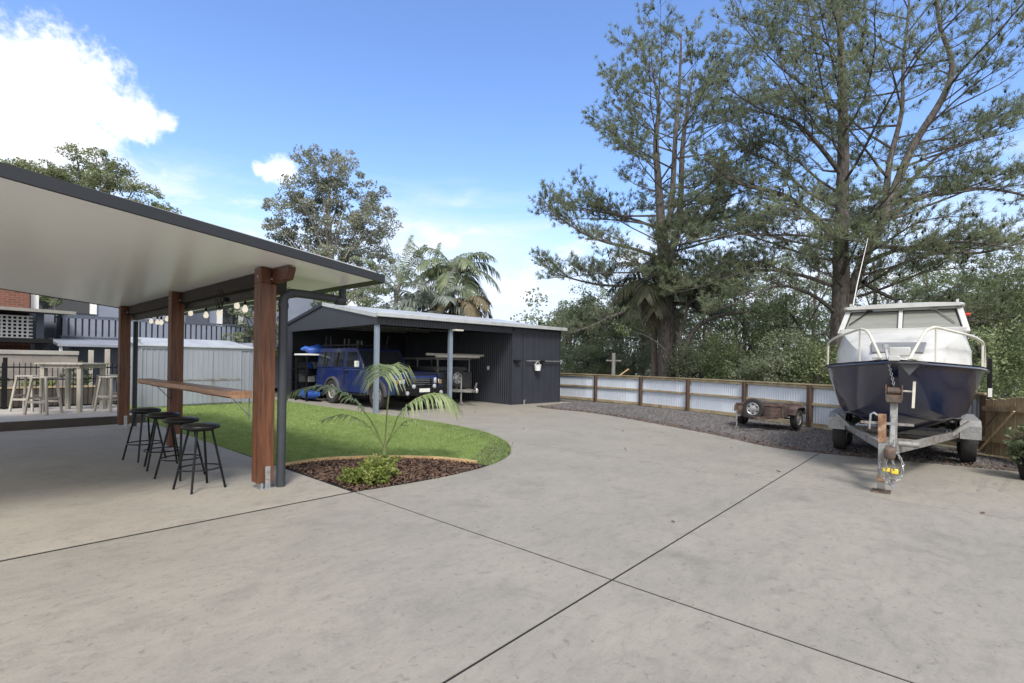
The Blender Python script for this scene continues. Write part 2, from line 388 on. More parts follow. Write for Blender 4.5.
# ================================================================== THE GROUND
mb = MB().add([(-400, -400, -.16), (400, -400, -.16), (400, 400, -.16), (-400, 400, -.16)], [(0, 1, 2, 3)])
mb.build('ground', 'earth', smooth=0, kind='structure')

lawn_edge = smooth_poly([(3.11, 5.2), (4.1, 5.1), (5.1, 5.17), (5.94, 5.48), (6.61, 6.01), (7.2, 6.75), (7.8, 8.05), (8.05, 10.0), (8.06, 12.0)], 6)
gravel_edge = smooth_poly([(11.2, -14), (10.75, -3.4), (10.62, -.4), (10.2, 2.02), (10.35, 3.0), (11.32, 4.58), (12.99, 8.27), (13.15, 10.2), (13.5, 11.2)], 6)
drive = [(-9, -14)] + gravel_edge + [(15.95, 11.4), (16.4, 19.5), (8.3, 20.0), (7.98, 19.2), (8.0, 12.0)] + [p for p in reversed(lawn_edge[:-1])] + [(-9, 5.2)]
g = .009
KS = .0225; shear = lambda P, k: [(x, y + k * x) for x, y in P]
panels = []
A = clip(drive, 0, 3.11 - g, True); B = clip(drive, 0, 3.11 + g, False)
for P in (A, B):
    for lo in (True, False):
        Q = shear(clip(shear(P, -KS), 1, 1.79 - g if lo else 1.79 + g, lo), KS)
        if P is A: panels.append(Q); continue
        if not lo:
            sh = clip(Q, 1, 12.0 + g, False); Q = clip(Q, 1, 12.0 - g, True); panels.append(sh)
        panels.append(clip(Q, 0, 7.2 - g * .5, True)); panels.append(clip(Q, 0, 7.2 + g * .5, False))
mb = MB()
for P in panels:
    Q = []
    for p in P:
        if not Q or math.dist(p, Q[-1]) > 1e-4: Q.append(p)
    if math.dist(Q[0], Q[-1]) < 1e-4: Q.pop()
    mb.prism(Q, -.12, 0)
mb.build('driveway', 'concrete', smooth=0, kind='structure')
MB().b2((-9, 5.245, -.12), (3.085, 13.97, .0)).build('patio_slab', 'patio', smooth=0, kind='structure')
MB().prism([(-9, -14), (11, -14), (10, 2), (13, 9), (13.4, 11.4), (15.8, 11.5), (15.8, 18.5), (8.1, 18.5), (8.1, 11), (7, 6.9), (5, 5.4), (3.2, 5.25), (3, 13.9), (-9, 13.9)], -.125, -.004).build('slab_joint_fill', 'joint', smooth=0, kind='structure')

# two dark rubber scuffs beside the boat trailer
sk = MB()
for (x0, y0, x1, y1) in ((8.55, -.02, 9.6, -.1), (8.75, -.22, 9.75, -.34)):
    a = Vector((x0, y0)); b = Vector((x1, y1)); d = (b - a).normalized(); nn = Vector((-d.y, d.x)) * .035
    sk.add([(a.x - nn.x * .4, a.y - nn.y * .4, .004), (b.x - nn.x, b.y - nn.y, .004), (b.x + nn.x, b.y + nn.y, .004), (a.x + nn.x * .4, a.y + nn.y * .4, .004)], [(0, 1, 2, 3)])
sk.build('tyre_mark', mat('rubber_scuff', (.17, .16, .145), (.24, .228, .2), rough=.8, scale=14), smooth=0, kind='structure')

# lawn
bed_arc = smooth_poly([(5.22, 5.42), (5.0, 6.05), (4.65, 6.51), (4.25, 6.85), (3.83, 7.09), (3.45, 7.14), (3.12, 7.08)], 5)
lawn_poly = [(3.1, 7.12)] + [p for p in reversed(bed_arc[:-1])] + [p for p in lawn_edge if p[0] > 5.25] + [(8.0, 12.2), (7.98, 19.2), (3.1, 19.2)]
MB().prism(lawn_poly, -.12, -.015).build('lawn', 'lawnbase', smooth=0, kind='structure')
def blades(poly, n, h, w):
    q = scatter(poly, n); N = len(q)
    # slightly uneven growth
    k = .9 + .12 * np.sin(q[:, 0] * 2.1 + np.sin(q[:, 1] * 1.3)) * np.sin(q[:, 1] * 1.7 + 1)
    k = np.clip(k, .5, 1.15)
    a = rng.uniform(0, 2 * math.pi, N); hh = h * k * rng.uniform(.5, 1.2, N); ln = rng.uniform(.4, 1.7, N) * hh
    b = rng.uniform(0, 2 * math.pi, N); ww = w * rng.uniform(.6, 1.3, N) / 2
    v = np.zeros((N, 3, 3))
    v[:, 0] = np.c_[q[:, 0] - np.cos(a) * ww, q[:, 1] - np.sin(a) * ww, np.full(N, -.02)]
    v[:, 1] = np.c_[q[:, 0] + np.cos(a) * ww, q[:, 1] + np.sin(a) * ww, np.full(N, -.02)]
    v[:, 2] = np.c_[q[:, 0] + np.cos(b) * ln, q[:, 1] + np.sin(b) * ln, hh - .015]
    return v.reshape(-1, 3)
near = clip(clip(lawn_poly, 1, 11.0, True), 0, 3.1, False); far = clip(lawn_poly, 1, 11.0, False)
np_mesh('grass', np.vstack([blades(near, 150000, .05, .007), blades(far, 90000, .05, .011)]), 3, 'grass', kind='stuff')

# mulch bed
bed_poly = [p for p in lawn_edge if p[0] <= 5.2] + bed_arc
MB().prism(bed_poly, -.12, -.03).build('garden_bed_soil', 'soil', smooth=0, kind='structure')
q = scatter(bed_poly, 8500); N = len(q)
def chips(q, L, W, zlo, zhi):
    N = len(q); a = rng.uniform(0, 2 * math.pi, N); tl = rng.normal(0, .35, N); tw = rng.normal(0, .4, N)
    l = L * rng.uniform(.4, 1.2, N) / 2; w = W * rng.uniform(.5, 1.2, N) / 2; z = rng.uniform(zlo, zhi, N)
    u = np.c_[np.cos(a) * np.cos(tl), np.sin(a) * np.cos(tl), np.sin(tl)]; vv = np.c_[-np.sin(a) * np.cos(tw), np.cos(a) * np.cos(tw), np.sin(tw)]
    c = np.c_[q, z]; out = np.zeros((N, 4, 3))
    out[:, 0] = c - u * l[:, None] - vv * w[:, None]; out[:, 1] = c + u * l[:, None] - vv * w[:, None]
    out[:, 2] = c + u * l[:, None] + vv * w[:, None]; out[:, 3] = c - u * l[:, None] + vv * w[:, None]
    return out.reshape(-1, 3)
np_mesh('bark_mulch', chips(q, .062, .02, -.025, .02), 4, 'chip', kind='stuff')
mb = MB(); t = .022
L_, R_ = [], []
for i, p in enumerate(bed_arc):
    a = Vector(bed_arc[max(i - 1, 0)]); b = Vector(bed_arc[min(i + 1, len(bed_arc) - 1)]); d = (b - a).normalized(); nrm = Vector((-d.y, d.x))
    L_.append(Vector(p) + nrm * t); R_.append(Vector(p) - nrm * t)
mb.loft([[(l.x, l.y, -.1), (l.x, l.y, .045), (r.x, r.y, .045), (r.x, r.y, -.1)] for l, r in zip(L_, R_)], closed=True, cap=True)
tag(mb.build('garden_edging', 'edging'), 'curved pale timber edging between lawn and bark mulch', 'edging')

# gravel yard
gravel_poly = [p for p in gravel_edge] + [(14.4, 11.4), (15.95, 11.3), (17.2, 13), (17.1, 9.0), (16.3, 7.0), (15.55, 5.0), (14.6, 3.1), (13.6, 1.2), (12.7, -.5), (12.6, -6), (12.6, -14)]
def gz(x, y):
    m = .16 * np.exp(-(((x - 15.0) / 1.1) ** 2 + ((y - 9.2) / 1.5) ** 2))
    return -.035 + m + .012 * np.sin(x * 3.1) * np.sin(y * 2.7)
nx, ny = 70, 120; xs = np.linspace(9.9, 18.2, nx); ys = np.linspace(-14, 13, ny)
X, Y = np.meshgrid(xs, ys, indexing='ij'); Z = gz(X, Y)
ins = in_poly(X.ravel(), Y.ravel(), gravel_poly).reshape(X.shape)
inflate = ins.copy()
for dx in (-1, 0, 1):
    for dy in (-1, 0, 1): inflate |= np.roll(np.roll(ins, dx, 0), dy, 1)
und = in_poly(X.ravel(), Y.ravel(), drive).reshape(X.shape)
Z = np.where(und, -.08, Z)
mb = MB(); mb.v = [tuple(p) for p in np.c_[X.ravel(), Y.ravel(), Z.ravel()]]
for i in range(nx - 1):
    for j in range(ny - 1):
        if inflate[i, j] and inflate[i + 1, j] and inflate[i, j + 1] and inflate[i + 1, j + 1]:
            mb.f.append((i * ny + j, (i + 1) * ny + j, (i + 1) * ny + j + 1, i * ny + j + 1))
mb.build('gravel_yard', 'gravelbase', kind='structure')
vis = [p for p in gravel_poly if p[1] > -4] ; vis = vis + [(12.6, -4.0), (10.8, -4.0)]
q = scatter(vis, 26000); zz = gz(q[:, 0], q[:, 1])
# little tetrahedral stones
N = len(q); s = rng.uniform(.012, .034, N); a = rng.uniform(0, 6.28, N)
tri = np.zeros((N, 3, 3, 3))
base = [np.c_[q[:, 0] + s * np.cos(a + k * 2.1), q[:, 1] + s * np.sin(a + k * 2.1), zz - .005] for k in range(3)]
apx = np.c_[q[:, 0] + rng.normal(0, .3, N) * s, q[:, 1] + rng.normal(0, .3, N) * s, zz + s * rng.uniform(.5, 1.1, N)]
for k in range(3):
    tri[:, k, 0] = base[k]; tri[:, k, 1] = base[(k + 1) % 3]; tri[:, k, 2] = apx
np_mesh('gravel', tri.reshape(-1, 3), 3, 'stone', kind='stuff')
# leaf litter along the concrete edge
lit = []
for i in range(len(gravel_edge) - 1):
    (x0, y0), (x1, y1) = gravel_edge[i], gravel_edge[i + 1]
    if y1 < -3: continue
    n = int(math.dist((x0, y0), (x1, y1)) * 130)
    tt = rng.uniform(0, 1, n); off = np.abs(rng.normal(0, .22, n)) - .03
    lit.append(np.c_[x0 + (x1 - x0) * tt + off, y0 + (y1 - y0) * tt - off * .3])
sc_ = scatter([(3.2, -2), (10.0, -2), (10.0, 3), (12.6, 8), (12.8, 11), (8.3, 11.5), (7.2, 6.9), (5.2, 5.0), (3.2, 5.0)], 24)
lit.append(sc_)
lit = np.vstack(lit)
np_mesh('leaf_litter', chips(lit, .06, .02, .0, .025), 4, mat('dry_leaf', (.15, .085, .055), (.05, .032, .025), rough=.9, scale=9), kind='stuff')

# ================================================================== FOLIAGE TOOLS
def leaf_quads(c, size, flat=.0, aspect=1.9):
    """pointed leaf = rhombus quad, random orientation"""
    N = len(c)
    u = rng.normal(0, 1, (N, 3)); u[:, 2] *= (1 - flat); u /= np.linalg.norm(u, axis=1)[:, None]
    w = rng.normal(0, 1, (N, 3)); w[:, 2] += flat * 2; v = np.cross(u, w); v /= (np.linalg.norm(v, axis=1)[:, None] + 1e-9)
    s = size * rng.uniform(.55, 1.3, N)[:, None]
    o = np.zeros((N, 4, 3)); o[:, 0] = c - u * s * .5; o[:, 1] = c + v * s * .5 / aspect; o[:, 2] = c + u * s * .5; o[:, 3] = c - v * s * .5 / aspect
    return o.reshape(-1, 3)

def clump_points(c, rad, n):
    p = rng.normal(0, 1, (n, 3)); p /= np.linalg.norm(p, axis=1)[:, None]
    r = rng.uniform(.25, 1, n) ** .55
    return np.array(c) + p * r[:, None] * np.array(rad)

def crown_cloud(blobs, nclump, per, clump_r, size, flat=0.):
    """blobs: list of (centre, radii). Sub-clumps sit near each blob's surface so the outline stays broken and the sky shows through."""
    vol = np.array([b[1][0] * b[1][1] + b[1][2] * b[1][0] for b in blobs]); vol = vol / vol.sum(); pts = []; cl = []
    for (c, r), w in zip(blobs, vol):
        k = max(3, int(nclump * w))
        cc = clump_points(c, r, k)
        for p in cc:
            rr = clump_r * random.uniform(.6, 1.35)
            pts.append(clump_points(p, (rr, rr, rr * .7), int(per * random.uniform(.6, 1.3)))); cl.append(p)
    return leaf_quads(np.vstack(pts), size, flat), cl

def wob_line(a, b, n, w, sag=0.):
    a = Vector(a); b = Vector(b); L = (b - a).length; out = []
    off = Vector((0, 0, 0))
    for i in range(n + 1):
        t = i / n; p = a.lerp(b, t); off += Vector((random.gauss(0, w), random.gauss(0, w), random.gauss(0, w * .6))) * L / n
        out.append(p + off * (1 if i else 0) + Vector((0, 0, -sag * L * math.sin(math.pi * t))))
    return out

def bushy_tree(name, label, cat, loc, blobs, nclump, per, clump_r, size, leafm, trunk_r=.15, barkm='twig', group=None, limbs=10, flat=0., trunk_top=None, lean=(0, 0)):
    t = thing(name, label, cat, loc, group=group)
    v, cl = crown_cloud(blobs, nclump, per, clump_r, size, flat)
    np_mesh('crown', v, 4, leafm, t)
    zc = max(b[0][2] for b in blobs); top = trunk_top or zc
    mb = MB(); tr = wob_line((0, 0, -.3), (lean[0], lean[1], top), 7, .05)
    mb.tube(tr, [trunk_r * (1.25 - .85 * i / 7) for i in range(8)], 8)
    for k in range(limbs):
        e = Vector(random.choice(cl)); i = random.randint(2, 6); s = tr[i]
        ln = wob_line(s, s.lerp(e, .95), 5, .09, -.04)
        r0 = trunk_r * random.uniform(.3, .5)
        mb.tube(ln, [r0 * (1 - .8 * j / 5) for j in range(6)], 5)
    mb.build('trunk', barkm, t)
    return t

# ---------------------------------------------------------------- pines: explicit stems and limbs, grown twigs, needle tufts
def tufts(pos, dirs, n=13, L=.2, w=.011):
    N = len(pos); P = np.repeat(pos, n, 0); D = np.repeat(dirs, n, 0)
    q = rng.normal(0, 1, (N * n, 3)); q /= np.linalg.norm(q, axis=1)[:, None]
    d = D * .9 + q * .85; d /= np.linalg.norm(d, axis=1)[:, None]
    side = np.cross(d, rng.normal(0, 1, (N * n, 3))); side /= (np.linalg.norm(side, axis=1)[:, None] + 1e-9)
    l = L * rng.uniform(.6, 1.15, N * n)[:, None]; jig = rng.normal(0, .03, (N * n, 3))
    o = np.zeros((N * n, 3, 3)); o[:, 0] = P + jig - side * w; o[:, 1] = P + jig + side * w; o[:, 2] = P + jig + d * l
    return o.reshape(-1, 3)

class Pine:
    def __init__(s): s.wood = MB(); s.limb = MB(); s.tp = []; s.td = []
    def tip(s, p, d): s.tp.append(tuple(p)); s.td.append(tuple(d))
    def twig(s, a, d, L, r):
        e = a + d * L; m = a.lerp(e, .5) + Vector((random.gauss(0, .03), random.gauss(0, .03), -.03 * L))
        e = e + Vector((0, 0, .14 * L)); s.limb.tube([a, m, e], [r, r * .8, r * .6], 3, False)
        dd = (e - m).normalized(); s.tip(e, dd)
        if random.random() < .45: s.tip(m.lerp(e, .35), dd)
    def secondary(s, a, d, L, r, dens=1.):
        n = 4; pts = [a]; dd = d.copy()
        for i in range(n):
            dd = (dd + Vector((random.gauss(0, .16), random.gauss(0, .16), random.gauss(.05, .12)))).normalized(); pts.append(pts[-1] + dd * (L / n))
        s.limb.tube(pts, [r * (1 - .7 * i / n) for i in range(n + 1)], 4, False)
        k = max(3, int(L * 7.0 * dens))
        for j in range(k):
            t = (.25 + .75 * (j + random.random() * .6) / k); t = min(t, .999); i = int(t * n); f = t * n - i
            p = pts[i].lerp(pts[i + 1], f); dl = (pts[i + 1] - pts[i]).normalized()
            sd = dl.cross(Vector((random.gauss(0, .5), random.gauss(0, .5), 1))).normalized() * random.choice((-1, 1))
            td = (dl * .6 + sd * .8 + Vector((0, 0, random.uniform(-.05, .5)))).normalized()
            s.twig(p, td, random.uniform(.2, .55), min(.008, r * .5))
        dl = (pts[-1] - pts[-2]).normalized(); s.tip(pts[-1], dl); s.tip(pts[-1].lerp(pts[-2], .5), dl)
    def primary(s, pts, r, dens=1., bare=.3, seclen=.36):
        n = len(pts) - 1; L = sum((pts[i + 1] - pts[i]).length for i in range(n))
        s.wood.tube(pts, [r * (1 - .82 * i / n) for i in range(n + 1)], 5, False)
        k = max(4, int(L * 3.0 * dens))
        for j in range(k):
            t = bare + (1 - bare) * (j + random.random() * .7) / k; t = min(t, .995); i = int(t * n); f = t * n - i
            p = pts[i].lerp(pts[i + 1], f); dl = (pts[i + 1] - pts[i]).normalized()
            hz = Vector((-dl.y, dl.x, 0)); hz = hz.normalized() if hz.length > .05 else Vector((random.gauss(0, 1), random.gauss(0, 1), 0)).normalized()
            sd = hz * (1 if j % 2 else -1)
            d = (dl * random.uniform(.5, .95) + sd * random.uniform(.55, .95) + Vector((0, 0, random.uniform(-.08, .45)))).normalized()
            s.secondary(p, d, max(.45, L * seclen * (1.15 - .75 * t) * random.uniform(.65, 1.25)), max(.01, r * (1 - .8 * t) * .38), dens)
        s.secondary(pts[-1], (pts[-1] - pts[-2]).normalized(), .6, .014, dens)
    def stem(s, pts, r0, r1, n=9, bark=None):
        P = [Vector(p) for p in smooth_poly(pts, 4)]; k = len(P) - 1
        s.wood.tube(P, [r0 + (r1 - r0) * (i / k) for i in range(k + 1)], n, False); return P
    def fill(s, P, z0, env, step, side=None, dens=1., rbase=.06, bare=.3):
        az = random.uniform(0, 6.28); z0 = max(z0, P[0].z + .05); z = z0
        ztop = P[-1].z
        while z < ztop - .25:
            i = max(j for j in range(len(P) - 1) if P[j].z <= z); t = (z - P[i].z) / max(.01, P[i + 1].z - P[i].z); p = P[i].lerp(P[i + 1], min(1, t))
            az += 2.4 + random.gauss(0, .45)
            a = az
            if side is not None and random.random() < .6: a = side + random.gauss(0, .8)
            f = (z - z0) / (ztop - z0)
            el = .1 + .55 * f + random.gauss(0, .15)
            hor = Vector((math.cos(a), math.sin(a), 0))
            # aim for the crown's outline measured from the tree's axis
            zt = z + 1.2 * f + .3; e = env(zt)
            Lh = max(.6, (e - max(0., Vector((p.x, p.y, 0)).dot(hor))) * random.uniform(.72, 1.06)); L = Lh / max(.5, math.cos(el))
            n = 6; pts = [p]; d = Vector((hor.x * math.cos(el), hor.y * math.cos(el), math.sin(el)))
            for q in range(n):
                d = (d + Vector((random.gauss(0, .1), random.gauss(0, .1), random.gauss(.03, .07)))).normalized(); pts.append(pts[-1] + d * (L / n))
            s.primary(pts, rbase * (1 - .55 * f) * min(1.2, .5 + L / 6), dens, bare)
            z += step * random.uniform(.6, 1.4)
    def limb_at(s, pts, r, dens=1., bare=.25, seclen=.34):
        s.primary([Vector(p) for p in smooth_poly(pts, 4)], r, dens, bare, seclen)
    def finish(s, name, label, loc, needle, n=13, L=.2, w=.011, bark='bark', limbm='twig'):
        # local axes of the lists above: x = picture right, y = away
        t = thing(name, label, 'pine tree', loc, math.atan2(RT.y, RT.x))
        s.wood.build('trunk', bark, t, smooth=60); s.limb.build('branches', limbm, t, smooth=60)
        np_mesh('crown', tufts(np.array(s.tp), np.array(s.td), n, L, w), 3, needle, t)
        k = min(1500, len(s.tp) // 6); idx = rng.choice(len(s.tp), k, replace=False); c = np.array(s.tp)[idx] - np.array(s.td)[idx] * .05; r_ = rng.uniform(.03, .05, (k, 1))
        o = [c + r_ * np.array(v) for v in ((1, 0, 0), (-.5, .87, 0), (-.5, -.87, 0))]; up_ = c + np.c_[np.zeros((k, 2)), 1.7 * r_]; dn = c - np.c_[np.zeros((k, 2)), 1.7 * r_]
        fs = [np.stack([o[i], o[(i + 1) % 3], e], 1) for i in range(3) for e in (up_, dn)]
        np_mesh('cones', np.concatenate(fs).reshape(-1, 3), 3, 'cone', t, kind='stuff')
        print(name, 'tufts', len(s.tp)); return t

def env_fn(tab):
    zs = [a for a, b in tab]; rs = [b for a, b in tab]
    return lambda z: float(np.interp(z, zs, rs))

# ================================================================== PATIO
# roof: falls towards the gutter (+x)
SL = -.112
def rz_(x): return 2.43 + (x - 3.43) * SL          # underside height
rx0, rx1, ry0, ry1 = -3.2, 3.36, 5.2, 13.75
pr = thing('patio_roof', 'white lined skillion patio roof with charcoal edge above the bar', 'patio roof', (2.45, 6.1, 0))
def off(o, *p): return [(a - o[0], b - o[1], c - o[2]) for a, b, c in p]
O = (2.45, 6.1, 0)
mb = MB(); 
mb.add(off(O, (rx0, ry0 + .03, rz_(rx0)), (rx1, ry0 + .03, rz_(rx1)), (rx1, ry1 - .03, rz_(rx1)), (rx0, ry1 - .03, rz_(rx0)),
           (rx0, ry0 + .03, rz_(rx0) + .07), (rx1, ry0 + .03, rz_(rx1) + .07), (rx1, ry1 - .03, rz_(rx1) + .07), (rx0, ry1 - .03, rz_(rx0) + .07)),
       [(0, 3, 2, 1), (4, 5, 6, 7), (0, 1, 5, 4), (1, 2, 6, 5), (2, 3, 7, 6), (3, 0, 4, 7)])
mb.build('ceiling_panel', 'ceiling', pr, smooth=0)
# panel seams
mb = MB()
x = rx0 + .9
while x < rx1 - .1:
    pass; x += 50
for nm, yy in (('fascia', ry0), ('fascia', ry1 - .04)):
    mb = MB(); h0 = -.012; h1 = .105
    pts = []
    for x in (rx0, rx1 + .1):
        for y in (yy, yy + .04): pts += [(x, y, rz_(x) + h0), (x, y, rz_(x) + (h1 if x < 0 else .075))]
    a = off(O, *pts)
    mb.add(a, [(0, 1, 3, 2), (4, 6, 7, 5), (0, 4, 5, 1), (2, 3, 7, 6), (0, 2, 6, 4), (1, 5, 7, 3)]); mb.build(nm, 'gutter_dark', pr, smooth=0)
gx = rx1 + .002
mb = MB(); zg = rz_(rx1)
prof = [(0, -.005), (.1, -.03), (.105, .07), (.09, .07), (.088, -.01), (.012, .0), (.012, .07), (0, .07)]
ring = lambda y: off(O, *[(gx + a, y, zg + b) for a, b in prof])
mb.loft([ring(ry0 + .041), ring(ry1 - .041)], closed=True, cap=True); mb.build('gutter', 'gutter_dark', pr, smooth=20)
mb = MB()
mb.add(off(O, *[(x, y, rz_(x) + z) for z in (.072, .1) for x, y in ((rx0, ry0 + .045), (rx1, ry0 + .045), (rx1, ry1 - .045), (rx0, ry1 - .045))]), [(0, 3, 2, 1), (4, 5, 6, 7), (0, 1, 5, 4), (1, 2, 6, 5), (2, 3, 7, 6), (3, 0, 4, 7)])
mb.build('roof_sheet', 'roofmetal', pr, smooth=0)

# beam and posts
fr = thing('beam', 'dark timber beam along the post tops under the patio ceiling', 'beam', (2.45, 6.1, 2.33))
zt = rz_(2.45) - .012
MB().b2((.035, -.08, zt - .165 - 2.33), (.125, 7.6, zt - 2.33)).build('main_beam', 'beam', fr, bevel=.004)
mb = MB(); mb.prism([(-.0805, zt - .165 - 2.33), (-.44, zt - .15 - 2.33), (-.5, zt - .05 - 2.33), (-.5, zt - .015 - 2.33), (-.0805, zt - .0 - 2.33)], .036, .124, Matrix(((0, 0, 1, 0), (1, 0, 0, 0), (0, 1, 0, 0), (0, 0, 0, 1))))
mb.build('beam_end', 'beamred', fr, bevel=.004)
MB().b2((.14, 0.1, zt - .25 - 2.33), (.3, 7.4, zt - .03 - 2.33)).build('olive_box', 'olive', fr, bevel=.02)  # plain dark olive box behind the beam, just under the ceiling
pl = [('hardwood post nearest the camera beside the grey downpipe', 6.1), ('middle hardwood post rising behind the bar stools', 9.55), ('hardwood post at the corner of the grey deck', 13.15)]
for lab, y in pl:
    t = thing('timber_post', 'oiled red ' + lab, 'post', (2.45, y, 0), group='hardwood patio posts')
    MB().b2((-.09, -.09, .075), (.09, -.002, zt - (.17))).build('post_plank', 'redwood', t, bevel=.006)
    MB().b2((-.09, -.09, zt - .1699), (.033, .09, zt)).build('post_head', 'redwood', t, bevel=.004)
    MB().b2((-.09, .002, .075), (.09, .09, zt - .171)).build('post_plank', 'redwood', t, bevel=.006)
    mb = MB(); mb.b2((-.006, -.099, .0), (.05, -.0915, .26)).b2((-.05, -.1, 0), (-.03, .05, .074)).b2((-.06, -.12, 0), (.08, .08, .012))
    br = mb.build('bracket', 'galv', t, bevel=.002)
    for z in (.12, .2): MB().lathe([(.011, 0), (.011, .012), (.004, .014)], 8, Matrix.Translation((.022, -.0995, z)) @ Matrix.Rotation(R(90), 4, 'X')).build('bolt', 'galvdull', br)
    MB().lathe([(.014, 0), (.014, .014)], 8, Matrix.Translation((.03, -.0915, zt - .12)) @ Matrix.Rotation(R(90), 4, 'X')).build('bolt', 'galv', t)
    MB().lathe([(.014, 0), (.014, .014)], 8, Matrix.Translation((-.0905, -.04, zt - .1)) @ Matrix.Rotation(R(-90), 4, 'Y')).build('bolt', 'galv', t)

# downpipe
dp = thing('downpipe', 'grey round downpipe bending from the gutter to the slab', 'downpipe', (2.63, 6.03, 0))
pts = [(0, 0, 0), (0, 0, 2.17)] + [(.11 * (1 - math.cos(a)), 0, 2.17 + .11 * math.sin(a)) for a in [R(15 * i) for i in range(1, 7)]] + [(.3, 0, 2.278), (.68, 0, 2.262)]
MB().tube(pts, .05, 18).build('pipe', 'pvc', dp)
MB().tube([(.66, 0, 2.25), (.78, 0, 2.25)], .06, 16).tube([(.75, 0, 2.25), (.75, 0, 2.395)], .045, 16).build('dropper', 'pvc', dp)
MB().lathe([(.05, 0), (.057, .0), (.057, .06), (.05, .06)], 18, Matrix.Translation((0, 0, 2.09))).build('socket', 'pvc', dp)
mb = MB(); mb.tube([(0, 0, 0), (0, 0, 2.24)], .045, 14)
dp2 = tag(mb.build('downpipe', 'pvc'), 'grey round downpipe standing behind the deck corner post', 'downpipe'); dp2.location = (2.68, 13.35, 0)

# bar
br = thing('bar_shelf', 'live edge timber bar top fixed between the hardwood posts', 'bar', (2.36, 6.1, 0))
xs_ = []; n = 26; Lb = 4.35
inner = [(-.005, .1 + i * Lb / n) for i in range(n + 1)]
outer = [(-.23 - .018 * math.sin(i * .45) - .01 * math.sin(i * 1.3 + 1) - .008 * random.random(), .1 + i * Lb / n) for i in range(n + 1)]
# notch round the middle post: inner edge sits at the posts' faces
mb = MB(); rings = []
for (xi, yi), (xo, yo) in zip(inner, outer):
    rings.append([(xi, yi, 1.035), (xo + .03, yo, 1.037), (xo, yo, 1.06), (xo + .012, yo, 1.115), (xo + .03, yo, 1.12), (xi, yi, 1.12)])
mb.loft(rings, closed=True, cap=True)
mb.build('bar_top', 'barwood', br, smooth=40)
for y in (.16, 3.3):
    mb = MB().bar((.0, y, .82), (-.2, y, 1.05), .03, .006).bar((-.008, y, .78), (-.008, y, 1.06), .03, .006).bar((-.008, y, 1.056), (-.22, y, 1.056), .03, .006)
    mb.build('steel_brace', 'galv' if y < 1 else 'black', br)

# stools
st = thing('bar_stool', 'x', 'stool', (1.94, 6.56, 0), R(12), group='black round bar stools')
mb = MB(); mb.lathe([(.005, .745), (.12, .742), (.17, .735), (.192, .722), (.197, .705), (.19, .69), (.17, .684), (.0, .684)], 32); mb.build('seat', 'vinyl', st, smooth=50)
for a in range(4):
    an = R(45 + 90 * a); c, s_ = math.cos(an), math.sin(an)
    MB().tube([(c * .115, s_ * .115, .69), (c * .265, s_ * .265, .0)], .0125, 10).build('leg', 'black', st)
ringr = .115 + .15 * (.69 - .24) / .69
MB().tube([(ringr * math.cos(R(i * 10)), ringr * math.sin(R(i * 10)), .24) for i in range(37)], .0085, 8, False).build('foot_ring', 'black', st)
MB().tube([(.13 * math.cos(R(i * 15)), .13 * math.sin(R(i * 15)), .675) for i in range(25)], .01, 8, False).build('seat_ring', 'black', st)
labs = ['black bar stool nearest the camera, closest to the downpipe post', 'black bar stool standing second from the camera in the row along the bar',
        'black bar stool standing third from the camera in the row along the bar', 'black bar stool farthest from the camera, nearest the grey deck']
st['label'] = labs[0]
for (x, y, a), lab in zip(((1.96, 7.36, 30), (1.96, 8.15, -8), (1.93, 8.97, 17)), labs[1:]): dup(st, (x, y, 0), R(a), lab)

# festoon lights
fl = thing('festoon_lights', 'string of clear festoon bulbs hanging under the patio gutter edge', 'string lights', (3.0, 6.3, 2.4))
bl = [(13.55, 2.35), (13.05, 2.31), (12.75, 2.29), (12.3, 2.345), (10.8, 2.385), (9.95, 2.305), (9.3, 2.305), (8.53, 2.385), (8.2, 2.31)]
wp = [(0, 13.72 - 6.3, .03)]
for y, z in bl: wp += [(0, y - 6.3, z + .05 - 2.4)]
wp = sorted(wp, key=lambda p: -p[1]) + [(0, .4, .03)]
MB().tube(smooth_poly(wp, 3), .005, 5).build('cable', 'black', fl)
for y, z in bl:
    m0 = Matrix.Translation((0, y - 6.3, z - 2.4))
    s0 = MB().lathe([(.012, .05), (.018, .045), (.018, -.01), (.014, -.012)], 10, m0).build('socket', 'black', fl)
    MB().lathe([(.014, -.01), (.027, -.032), (.039, -.064), (.041, -.083), (.035, -.108), (.019, -.122), (.002, -.126)], 14, m0).build('bulb', 'bulb', s0)
    MB().lathe([(.004, -.02), (.012, -.04), (.012, -.07), (.003, -.085)], 8, m0).build('bulb_core', 'filament', s0)
fan = thing('wall_fan', 'small black fan fixed on the beam beside the nearest hardwood post', 'fan', (2.36, 7.15, 2.24))
mb = MB()
for k in range(12):
    a = R(30 * k); mb.tube([(0, 0, 0), (-.05, .14 * math.cos(a), .14 * math.sin(a))], .004, 4)
for r_ in (.06, .1, .14): mb.tube([(-.05 * r_ / .14, r_ * math.cos(R(i * 15)), r_ * math.sin(R(i * 15))) for i in range(25)], .004, 4, False)
mb.build('fan_cage', 'black', fan); MB().box((.02, 0, 0), (.08, .06, .06)).build('fan_motor', 'black', fan, bevel=.01)

